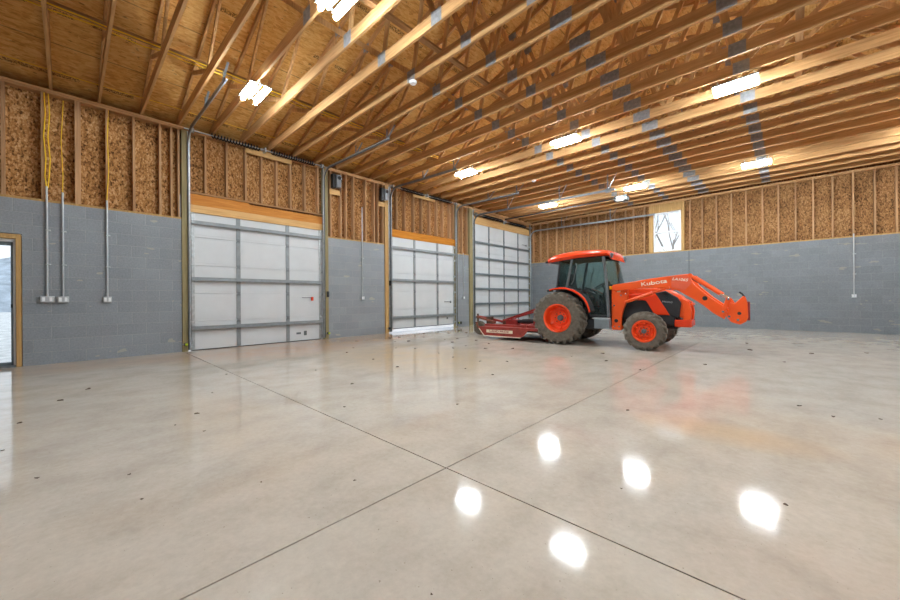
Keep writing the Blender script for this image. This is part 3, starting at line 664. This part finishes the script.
# hood
b = MB(); b.prism([(1.12, 1.33), (1.9, 1.30), (2.2, 1.25), (2.4, 1.13), (2.52, .98), (2.55, .80), (2.5, .66), (2.38, .66), (2.36, .9), (2.2, 1.06), (1.9, 1.08), (1.12, 1.08)], -.28, .28); b.build('hood', 'orange', TR, .05, seg=4)
for s in (-1, 1):
    y0, y1 = (.25*s, .315*s)
    b = MB(); b.prism([(1.36, 1.16), (1.75, 1.19), (1.98, 1.16), (2.23, .72), (1.93, .72), (1.76, 1.03), (1.4, 1.05)], min(y0, y1), max(y0, y1)); b.build('side_panel', 'orange2', TR, .02, seg=3)
    b = MB(); b.prism([(1.94, 1.19), (2.14, 1.24), (2.36, 1.09), (2.42, .98), (2.38, .66), (2.22, .7)], min(y0, y1*1.01), max(y0, y1*1.01)); b.build('headlight_grille', 'tr_black', TR, .02)
    b = MB(); b.prism([(2.1, 1.17), (2.26, 1.13), (2.3, 1.05), (2.16, 1.08)], min(.315*s, .325*s), max(.315*s, .325*s)); b.build('headlight', 'glass', TR, .004)
    b = MB(); b.prism([(2.42, 1.08), (2.56, 1.0), (2.6, .8), (2.57, .5), (2.44, .5), (2.46, .8)], min(.24*s, .32*s), max(.24*s, .32*s)); b.build('front_guard', 'orange', TR, .012)
    # wheel-well liner
    b = MB(); b.prism([(1.36, 1.06), (1.78, 1.04), (1.94, .7), (1.94, .62), (1.28, .62), (1.28, .98)], min(.2*s, .27*s), max(.2*s, .27*s)); b.build('wheel_well', 'tr_black', TR, .01)
    b = MB(); b.prism([(1.93, .715), (2.3, .715), (2.33, .5), (1.98, .52)], min(.2*s, .3*s), max(.2*s, .3*s)); b.build('lower_cover', 'tr_dark', TR, .02)
b = MB(); b.box(2.50, 2.54, -.2, .2, .68, 1.0); b.build('front_grille', 'tr_black', TR, .01)
b = MB(); b.box(2.3, 2.6, -.34, .34, .48, .63); b.build('bumper', 'orange2', TR, .02)
b = MB(); b.bar((2.58, -.28, .95), (2.58, .28, .95), .05, .05); b.build('guard_crossbar', 'orange', TR, .01)
# loader
def side(s, a=.47, w=.085): y0 = s*a; y1 = s*(a+w); return min(y0, y1), max(y0, y1)
for s in (-1, 1):
    y0, y1 = side(s, .40, .075)
    b = MB(); b.prism([(1.10, 1.36), (1.20, 1.38), (1.44, 1.30), (1.45, 1.10), (1.36, .85), (1.31, .65), (1.30, .37), (1.10, .37)], y0-.0, y1); post = b.build('loader_mast', 'orange', TR, .012)
    yo = s*.483
    b = MB(); b.lathe([(0, -.006), (.04, -.006), (.04, .006), (0, .006)], (1.2, s*.478, .58), 16); b.build('mast_hole', 'tr_black', post)
    for x, z in ((1.16, .45), (1.26, .45), (1.16, .92), (1.3, 1.15), (1.17, 1.3), (1.4, 1.18)):
        b = MB(); b.lathe([(0, -.01), (.018, -.01), (.018, .01), (0, .01)], (x, s*.478, z), 8); b.build('pivot_pin', 'chrome', post)
    y0, y1 = side(s, .475, .075)
    b = MB(); b.prism([(1.14, 1.385), (1.5, 1.435), (1.88, 1.495), (2.25, 1.535), (2.57, 1.565), (2.61, 1.50), (2.63, 1.42), (2.67, 1.35), (2.75, 1.265), (2.92, 1.095), (3.12, .93), (3.19, .80), (3.14, .67), (2.97, .785), (2.82, .93), (2.68, 1.04), (2.39, 1.235), (2.21, 1.29), (1.78, 1.30), (1.45, 1.27), (1.2, 1.24), (1.13, 1.28)], y0, y1)
    arm = b.build('loader_arm', 'orange', TR, .014)
    yo = s*.552
    b = MB(); b.prism([(2.27, 1.525), (2.54, 1.55), (2.645, 1.40), (2.51, 1.235), (2.28, 1.31)], min(yo, yo+s*.006), max(yo, yo+s*.006)); b.build('side_plate', 'glare_red', arm, .003)  # knee plate, its pinker tone is painted-in lamp glare
    b = MB(); b.lathe([(0, -.004), (.042, -.004), (.042, .004), (0, .004)], (2.84, yo+s*.002, 1.075), 18); b.build('arm_hole', 'tr_black', arm)
    b = MB(); b.tube([(1.40, s*.52, 1.0), (1.9, s*.52, 1.18)], .036, 12); b.tube([(1.9, s*.52, 1.18), (1.93, s*.52, 1.19)], .042, 12); b.build('lift_cylinder', 'orange', TR, 0, True)
    b = MB(); b.tube([(1.92, s*.52, 1.188), (2.22, s*.52, 1.295)], .02, 10); b.lathe([(0, -.05), (.035, -.05), (.035, .05), (0, .05)], (2.22, s*.52, 1.295), 12); b.build('lift_rod', 'orange', TR, 0, True)
    b = MB(); b.tube([(2.60, s*.51, 1.53), (3.08, s*.51, 1.155)], .035, 12); b.lathe([(0, -.05), (.04, -.05), (.04, .05), (0, .05)], (2.60, s*.51, 1.53), 12); b.build('tilt_cylinder', 'orange', TR, 0, True)
    b = MB(); b.tube([(3.07, s*.51, 1.16), (3.2, s*.51, 1.06)], .02, 10); b.build('tilt_rod', 'chrome', TR, 0, True)
    b = MB(); b.prism([(3.17, 1.09), (3.23, 1.06), (3.15, .80), (3.09, .82)], *side(s, .556, .02)); b.prism([(3.17, 1.09), (3.23, 1.06), (3.36, .80), (3.29, .76)], *side(s, .44, .03)); b.build('tilt_link', 'orange', TR, .006)
    for x, z in ((3.2, 1.06), (3.12, .82), (3.21, .73), (3.34, .67)):
        b = MB(); b.lathe([(0, -.062), (.022, -.062), (.022, .062), (0, .062)], (x, s*.52, z), 12); b.build('link_pin', 'chrome', TR, 0, True)
    # quick-attach side plate
    b = MB(); b.prism([(3.22, 1.0), (3.29, .97), (3.42, 1.12), (3.45, 1.10), (3.48, .98), (3.49, .72), (3.46, .64), (3.37, .58), (3.24, .62), (3.17, .72), (3.2, .86)], *side(s, .47, .05)); qa = b.build('attachment_plate', 'orange', TR, .012)
    b = MB(); b.lathe([(0, -.004), (.03, -.004), (.03, .004), (0, .004)], (3.36, s*.522, .79), 14); b.build('plate_hole', 'tr_black', qa)
    b = MB(); b.box(3.47, 3.515, *side(s, .43, .07), .66, 1.0); b.build('latch_frame', 'darkred', TR, .008)
    b = MB(); b.bar((3.44, s*.5, 1.09), (3.39, s*.5, 1.17), .02, .025); b.bar((3.40, s*.5, 1.15), (3.36, s*.5, 1.19), .03, .03); b.build('latch_lever', 'tr_dark', TR, .004)
    # hoses hung under the tilt cylinder
    b = MB(); b.tube([(2.62, s*.51, 1.47), (2.72, s*.51, 1.39), (2.78, s*.51, 1.38), (2.86, s*.51, 1.29), (2.93, s*.51, 1.26), (3.0, s*.51, 1.2)], .011, 6); b.tube([(2.72, s*.5, 1.42), (2.76, s*.5, 1.35), (2.83, s*.5, 1.36)], .01, 6); b.build('hydraulic_hose', 'tr_black', TR, 0, True)
b = MB(); b.tube([(2.98, -.48, .85), (2.98, .48, .85)], .055, 14); b.build('arm_crosstube', 'orange', TR, 0, True)
b = MB(); b.tube([(3.36, -.48, .66), (3.36, .48, .66)], .045, 12); b.box(3.42, 3.47, -.48, .48, .95, 1.03); b.build('attachment_crossbar', 'orange2', TR, .0, True)
b = MB(); b.box(1.12, 1.3, -.41, .41, .38, .46); b.build('mast_crossbar', 'orange', TR, .01)
RX = math.pi/2
text('brand_lettering', 'Kubota', .115, 'cream', TR, (1.96, -.5535, 1.405), (RX, -math.radians(7.5), 0), .001, 1.45)
text('model_lettering', 'LA1065', .075, 'cream', TR, (2.43, -.5615, 1.455), (RX, math.radians(8), 0), .001, 1.15, .2)
text('model_lettering', 'M6060', .06, 'chrome', TR, (2.17, -.3195, 1.0), (RX, math.radians(6), 0), .001, 1.15, .1)
b = MB(); b.box(1.22, 1.29, -.4775, -.4755, 1.22, 1.29); b.build('warning_label', 'cream', TR)
# cab
def post_bar(a, b_, w, name='cab_pillar', m='tr_grey', h=None):
    q = MB(); q.bar(a, b_, w, h or w, (0, 1, 0)); return q.build(name, m, TR, .01)
for s in (-1, 1):
    y = s*.55
    post_bar((-.15, y, 1.32), (-.07, y*.96, 2.0), .05, m='tr_black')
    post_bar((.09, y, 1.32), (.23, y*.97, 2.03), .055)
    post_bar((1.06, y, .66), (1.02, y, 1.4), .06); post_bar((1.02, y, 1.39), (.95, y*.97, 2.04), .06)
    b = MB(); b.tube([(.1, y, 1.38), (.28, y, 1.33), (.45, y, 1.22), (.58, y, 1.04), (.64, y, .82), (.65, y, .68), (1.05, y, .68)], .022, 8); b.build('door_frame', 'tr_black', TR, 0, True)
    b = MB(); b.prism([(.11, 1.38), (.28, 1.33), (.45, 1.22), (.58, 1.04), (.65, .82), (.66, .70), (1.05, .70), (1.01, 1.4), (.94, 2.02), (.24, 2.02)], y-.004, y+.004); b.build('door_glass', 'glass', TR)
    b = MB(); b.prism([(-.13, 1.36), (.07, 1.36), (.205, 2.0), (-.06, 2.0)], y-.004, y+.004); b.build('side_glass', 'glass', TR)
    b = MB(); b.bar((-.2, y, 1.34), (.08, y, 1.34), .04, .05); b.build('cab_rail', 'tr_black', TR, .006)
    b = MB(); b.tube([(.22, y*1.06, 1.42), (.28, y*1.1, 1.5), (.36, y*1.1, 1.85), (.33, y*1.05, 1.93)], .012, 6); b.build('grab_handle', 'tr_grey', TR, 0, True)
    # fender
    arcp = [(-.2, 1.31), (-.1, 1.335), (.05, 1.35), (.2, 1.345), (.38, 1.29), (.53, 1.2), (.64, 1.09), (.71, .97), (.76, .80)]
    inn = [(x-(.03 if i else 0)*(.3 if i < 4 else .9), z-.04) for i, (x, z) in enumerate(arcp)]
    b = MB(); b.prism(arcp + inn[::-1], *side(s, .86, .035)); b.build('fender_lip', 'orange2', TR, .008)
    ino = [(x, z-.02) for x, z in arcp]; in2 = [(x-(.02 if i > 4 else 0), z-.05) for i, (x, z) in enumerate(arcp)]
    b = MB(); b.prism([(x, z-.006) for x, z in arcp[1:]] + [(x-(.03 if i > 3 else .0), z-.045) for i, (x, z) in enumerate(arcp[1:])][::-1], *side(s, .55, .31)); b.build('fender', 'tr_black', TR, .006)
    b = MB(); b.prism([(-.2, 1.3), (.2, 1.3), (.38, 1.23), (.5, 1.13), (.62, .9), (.66, .7), (.3, .62), (-.2, .62)], *side(s, .5, .03)); b.build('fender_inner', 'tr_black', TR, .006)
    b = MB(); b.box(-.27, -.16, *side(s, .74, .14), 1.25, 1.305); b.build('tail_lamp', 'tr_black', TR, .008)
    b = MB(); b.box(.78, 1.10, *side(s, .50, .2), .40, .62); b.build('step_box', 'step', TR, .015)
    b = MB(); b.box(.74, 1.08, *side(s, .45, .24), .62, .645); b.build('step_tread', 'steel', TR, .005)
    b = MB(); b.box(1.07, 1.12, *side(s, .49, .05), 1.28, 1.36); b.build('turn_signal', 'amberlens', TR, .01)
    b = MB(); b.lathe([(0, -.03), (.045, -.03), (.05, .02), (0, .03)], (1.13, s*.56, 2.04), 14, 'x'); b.build('work_light', 'tr_grey', TR, 0, True)
b = MB(); b.bar((1.03, -.55, 1.38), (1.03, .55, 1.38), .05, .05); b.bar((.97, -.53, 2.02), (.97, .53, 2.02), .05, .05); b.bar((-.07, -.53, 2.0), (-.07, .53, 2.0), .05, .05); b.bar((-.15, -.55, 1.34), (-.15, .55, 1.34), .05, .05); b.build('cab_crossbars', 'tr_black', TR, .01)
b = MB(); bl = MB(); n = 10
for i in range(n):
    ya, yb = -.53+1.06*i/n, -.53+1.06*(i+1)/n; fa, fb = .17*(1-(ya/.53)**4), .17*(1-(yb/.53)**4)
    q = [b.bm.verts.new(c) for c in ((1.046+fa, ya, 1.38), (1.046+fb, yb, 1.38), (.972+fb*.6, yb, 2.03), (.972+fa*.6, ya, 2.03), (1.04+fa, ya, 1.38), (1.04+fb, yb, 1.38), (.966+fb*.6, yb, 2.03), (.966+fa*.6, ya, 2.03))]
    b.bm.faces.new(q[:4]); b.bm.faces.new(q[4:][::-1])
    bl.bar((1.045+fa, ya, 1.375), (1.045+fb, yb, 1.375), .03, .03)
b.build('windshield', 'glass', TR, 0, True); bl.build('windshield_seal', 'tr_black', TR)
b = MB(); b.prism([(-.156, 1.36), (-.076, 2.0), (-.068, 2.0), (-.148, 1.36)], -.52, .52); b.build('rear_glass', 'glass', TR)
b = MB(); b.box(.02, 1.06, -.53, .53, .64, .70); b.box(-.19, .6, -.5, .5, .84, .90); b.build('cab_floor', 'tr_dark', TR, .01)
# roof
b = MB()
secs = [(-.40, 2.0, 2.06, .54), (-.36, 1.975, 2.09, .61), (-.22, 1.99, 2.14, .65), (0, 2.01, 2.185, .66), (.4, 2.05, 2.215, .66), (.85, 2.06, 2.20, .66), (1.06, 2.055, 2.165, .66), (1.10, 2.03, 2.10, .65), (1.13, 1.965, 2.0, .60)]
rings = []
for x, zl, zh, hw in secs:
    d = (zh-zl)
    rings.append([b.bm.verts.new((x, sy*hw*f, z)) for sy, f, z in ((-1, .93, zl), (-1, 1, zl+d*.35), (-1, .97, zl+d*.7), (-1, .86, zh-.0), (-1, .4, zh+.012), (1, .4, zh+.012), (1, .86, zh), (1, .97, zl+d*.7), (1, 1, zl+d*.35), (1, .93, zl))])
for A, B in zip(rings, rings[1:]):
    for k in range(len(A)): b.bm.faces.new((A[k], A[(k+1) % len(A)], B[(k+1) % len(A)], B[k]))
b.bm.faces.new(rings[0]); b.bm.faces.new(rings[-1][::-1]); b.build('cab_roof', 'orange2', TR, 0, True)
b = MB(); b.prism([(-.36, 1.975), (.2, 2.02), (1.08, 2.03), (1.08, 2.05), (.2, 2.05), (-.36, 2.0)], -.56, .56); b.build('roof_liner', 'tr_black', TR, .006)
b = MB(); b.box(1.11, 1.165, -.6, -.52, 2.04, 2.10); b.box(1.11, 1.165, .52, .6, 2.04, 2.10); b.build('roof_lights', 'tr_grey', TR, .01)
b = MB(); b.box(-.48, -.43, -.5, -.4, 1.98, 2.03); b.box(-.48, -.43, .4, .5, 1.98, 2.03); b.build('rear_lights', 'tr_black', TR, .008)
# interior
b = MB(); b.box(.05, .5, -.24, .24, 1.0, 1.14); b.build('seat_cushion', 'seat', TR, .04)
b = MB(); b.bar((.08, 0, 1.1), (-.02, 0, 1.72), .42, .1, (1, 0, 0)); b.build('seat_back', 'seat', TR, .04)
b = MB(); b.bar((.12, 0, .7), (.25, 0, 1.02), .3, .3); b.build('seat_base', 'tr_dark', TR, .02)
b = MB(); b.prism([(.86, .7), (1.02, .7), (1.02, 1.42), (.86, 1.36), (.8, 1.2)], -.16, .16); b.build('dashboard', 'tr_dark', TR, .03)
b = MB()
cw = Vector((.76, 0, 1.40)); ax = Vector((-.45, 0, .9)).normalized(); u = Vector((0, 1, 0)); v = ax.cross(u)
b.tube([cw+(u*math.cos(t)+v*math.sin(t))*.19 for t in [2*math.pi*k/24 for k in range(25)]], .014, 6)
b.tube([cw-u*.18, cw+u*.18], .012, 6); b.tube([cw, cw-v*.18], .012, 6); b.tube([cw, cw-ax*.16], .02, 8); b.build('steering_wheel', 'tr_black', TR, 0, True)
b = MB(); b.box(.1, .55, -.5, -.3, .9, 1.2); b.box(.1, .55, .3, .5, .9, 1.2); b.build('console', 'tr_grey', TR, .03)
# rear hitch
b = MB()
for s in (-1, 1): b.bar((-.1, s*.3, .5), (-.78, s*.38, .42), .03, .06)
b.build('lower_links', 'darkred', TR, .004)
b = MB(); b.box(-.45, -.2, -.22, .22, .45, .95); b.build('hitch_housing', 'tr_dark', TR, .03)
b = MB(); b.tube([(-.4, 0, .52), (-.62, 0, .50)], .03, 10); b.build('pto_stub', 'tr_black', TR)

# ------------------------------------------------------------ rotary cutter behind the tractor
RC = empty('rotary_cutter', (5.53, 8.86, 0), 'weathered red rotary cutter on a tail wheel, hitched behind the tractor', 'mower')
RC.rotation_euler = (0, 0, math.radians(4))
b = MB(); b.prism([(-2.42, .30), (-2.35, .335), (-.72, .335), (-.6, .3), (-.6, .27), (-2.40, .27)], -.84, .78); b.build('deck', 'mower', RC, .008)
for s, y in ((-1, -.85), (1, .77)):
    b = MB(); b.prism([(-2.43, .33), (-2.41, .27), (-2.25, .09), (-1.14, .09), (-1.05, .14), (-.92, .28), (-.92, .335)], y-.012, y+.012); b.build('side_skirt', 'mower' if s < 0 else 'mower_dirty', RC, .004)
    b = MB(); b.bar((-2.25, y, .085), (-1.14, y, .085), .05, .022); b.bar((-2.25, y, .09), (-2.42, y, .28), .04, .02); b.build('skid_shoe', 'cream' if s < 0 else 'rust', RC, .003)
b = MB(); b.box(-2.17, -1.36, -.866, -.8625, .175, .255); b.build('name_plate', 'cream', RC)
text('maker_lettering', 'LAND PRIDE', .075, 'mower', RC, (-1.765, -.868, .215), (RX, 0, 0), .0008, 1.45)
b = MB(); b.bar((-2.38, -.6, .36), (-.7, -.6, .36), .07, .06); b.bar((-2.38, .5, .36), (-.7, .5, .36), .07, .06); b.bar((-1.1, -.8, .37), (-1.1, .76, .37), .08, .08); b.build('deck_rails', 'mower', RC, .006)
b = MB(); b.box(-2.0, -1.66, -.14, .14, .33, .5); b.lathe([(0, .5), (.1, .5), (.1, .54), (0, .54)], (-1.83, 0, 0), 16, 'z'); b.build('gearbox', 'darkred', RC, .03)
b = MB(); b.tube([(-1.66, 0, .44), (-1.56, 0, .45), (-1.5, 0, .45), (-.95, 0, .48), (-.9, 0, .48), (-.6, 0, .50)], [.05, .05, .07, .07, .05, .05], 12); b.build('drive_shaft_guard', 'tr_black', RC, 0, True)
for s in (-1, 1):
    b = MB(); b.bar((-2.1, s*.1, .46), (-1.0, s*.28, .80), .012, .05); b.bar((-1.0, s*.28, .80), (-1.0, s*.36, .38), .012, .05); b.build('hitch_strut', 'darkred', RC, .003)
b = MB(); b.bar((-1.0, -.3, .8), (-1.0, .3, .8), .05, .05); b.bar((-1.0, 0, .80), (-.40, 0, .86), .04, .04); b.build('top_link', 'darkred', RC, .004)
b = MB(); b.box(-2.12, -2.0, -.1, .1, .33, .5); b.build('strut_bracket', 'rust', RC, .006)
for s in (-1, 1):
    b = MB(); b.bar((-2.25, s*.2-.05, .41), (-3.02, s*.06-.05, .55), .05, .06); b.build('tail_beam', 'darkred' if s > 0 else 'mower_dirty', RC, .006)
b = MB(); b.tube([(-3.02, -.05, .36), (-3.02, -.05, .64)], .03, 10); b.box(-2.61, -2.55, -.2, .1, .33, .56); b.build('tail_post', 'rust', RC, 0)
b = MB(); b.bar((-3.02, -.13, .38), (-2.95, -.13, .2), .015, .05); b.bar((-3.02, .03, .38), (-2.95, .03, .2), .015, .05); b.box(-3.06, -2.97, -.14, .04, .36, .39); b.build('wheel_fork', 'mower_dirty', RC)
b = MB(); b.lathe([(.06, -.05), (.17, -.065), (.205, -.04), (.21, 0), (.205, .04), (.17, .065), (.06, .05)], (-2.93, -.05, .21), 28, 'y', True); b.build('tail_wheel', 'tyre', RC, 0, True)
b = MB(); b.lathe([(0, -.045), (.07, -.04), (.07, .04), (0, .045)], (-2.93, -.05, .21), 16); b.build('tail_hub', 'rust', RC, 0, True)
b = MB()
for k in range(58):
    y = -.82+k*.0275; b.tube([(-.6+random.uniform(-.01, .01), y, .29), (-.6+random.uniform(-.02, .02), y, .2), (-.6+random.uniform(-.03, .03), y, .11)], .009, 5)
b = b.build('chain_guard', 'rust', RC); b['kind'] = 'stuff'
b = MB(); b.box(-2.42, -2.34, -.8, .75, .1, .28); b.build('rear_guard', 'mower_dirty', RC, .01)

# ------------------------------------------------------------ leaf scraps on the floor
LV = [(-9,)]
pts = [(2.1, 5.9), (2.3, 6.2), (1.9, 7.0), (1.4, 6.6), (2.6, 6.9), (3.0, 7.3), (3.3, 6.6), (2.7, 8.0), (3.6, 7.4), (3.9, 6.4), (4.1, 6.0), (3.5, 5.4), (4.4, 5.2), (4.9, 5.0), (5.4, 4.9), (4.6, 6.2), (5.0, 6.6), (4.2, 7.1), (3.1, 5.0), (2.2, 4.4), (2.9, 4.0), (3.9, 3.9),
       (4.9, 3.8), (5.7, 4.4), (6.3, 4.2), (6.0, 5.3), (1.2, 5.2), (1.0, 7.6), (1.5, 8.3), (2.0, 8.8), (2.9, 8.9), (1.9, 9.6), (1.2, 9.3), (4.0, 2.6), (3.3, 1.6), (4.6, 1.1), (5.2, .9), (5.5, .55), (5.9, .75), (6.5, .4), (3.1, .1), (3.5, -.2), (4.4, -.4), (5.2, -.35), (6.2, -.1),
       (7.1, .85), (6.9, 2.9), (5.2, 2.4), (6.1, 1.9), (8.4, 1.0), (8.6, .8), (9.15, 1.3), (9.8, 4.9), (10.0, 5.0), (9.6, 5.1), (9.5, 8.2), (9.0, 9.6), (9.7, 9.8), (8.6, 11.0), (10.4, 10.6), (11.2, 2.1), (10.3, 2.4), (9.6, 2.6), (7.2, 6.3), (7.9, 5.9), (6.6, 6.6), (6.9, 7.2), (8.4, 7.0), (8.2, 3.6), (8.9, 2.3), (7.6, 1.2), (7.0, .3)]
r0 = None
def leafmesh(k):
    b = MB(); n = 7; s = .018+.014*random.random(); vt = []
    top = [b.bm.verts.new((s*(1.3 if i % 2 else .7)*math.cos(2*math.pi*i/n)*1.5, s*(1.2 if i % 2 else .75)*math.sin(2*math.pi*i/n), .004+random.random()*.01)) for i in range(n)]
    lo = [b.bm.verts.new((v.co.x*.9, v.co.y*.9, .001)) for v in top]
    b.bm.faces.new(top); b.bm.faces.new(lo[::-1])
    for i in range(n): b.bm.faces.new((top[i], lo[i], lo[(i+1) % n], top[(i+1) % n]))
    return b
protos = []
for k in range(5):
    o = leafmesh(k).build('dry_leaf', 'leaf'); protos.append(o)
for i, (x, y) in enumerate(pts):
    o = protos[i] if i < 5 else protos[i % 5].copy()
    if i >= 5: COL.objects.link(o)
    o.location = (x+random.uniform(-.15, .15), y+random.uniform(-.15, .15), 0); o.rotation_euler = (0, 0, random.uniform(0, 6.28)); sc = random.uniform(.6, 1.1)*min(1.6, max(.22, math.hypot(x-9.5, y)/7)); o.scale = (sc, sc, sc)
    tag(o, 'small scrap of dry leaf scattered on the concrete floor', 'leaf', 'dry leaf scraps on the floor')

# ------------------------------------------------------------ outside: bare trees, fence rail
def bare_tree(x, y, h, label, seedn):
    random.seed(seedn); b = MB()
    def br(p, d, ln, r, lv):
        q = p+d*ln; mid = p+d*ln*.5+Vector((random.uniform(-1, 1), random.uniform(-1, 1), 0))*ln*.05
        b.tube([p, mid, q], [r, r*.8, r*.6], 6 if lv < 2 else 4)
        if lv >= 4: return
        for _ in range(3 if lv < 3 else 2):
            nd = (d+Vector((random.uniform(-.8, .8), random.uniform(-.8, .8), random.uniform(-.1, .5)))).normalized(); br(p+d*ln*random.uniform(.55, 1), nd, ln*random.uniform(.55, .75), r*.5, lv+1)
    br(Vector((0, 0, 0)), Vector((0, 0, 1)), h*.38, h*.014+.03, 0)
    o = b.build('bare_tree', 'bark', None, 0, False, (x, y, -.14)); tag(o, label, 'tree', 'bare winter trees outside')
bare_tree(-6.5, -3.9, 7, 'bare grey tree seen through walk-out doorway', 3)
bare_tree(-11, -6.2, 9, 'taller bare tree further out beyond the doorway', 5)
bare_tree(-17, -13.5, 9, 'bare tree deepest in the view through walk-out doorway', 8)
bare_tree(2.2, 38, 12, 'bare tree outside the high far window', 11)
bare_tree(.2, 43, 15, 'bare tall tree further behind the high far window', 12)
bare_tree(3.2, 47, 14, 'bare tree with spreading branches beyond far window', 15)
random.seed(3)
fr = empty('stair_rail', (-3.2, -3.0, -.14), 'thin metal railing outside the walk-out doorway', 'railing')
for k in range(5):
    b = MB(); b.bar((0, -.9+k*.6, 0), (0, -.9+k*.6, 1.0+k*.12), .04, .04); b.build('post', 'tr_grey', fr)
for dz in (.45, .98):
    b = MB(); b.bar((0, -.9, dz), (0, 1.5, dz+.48), .03, .03); b.build('rail', 'tr_grey', fr)
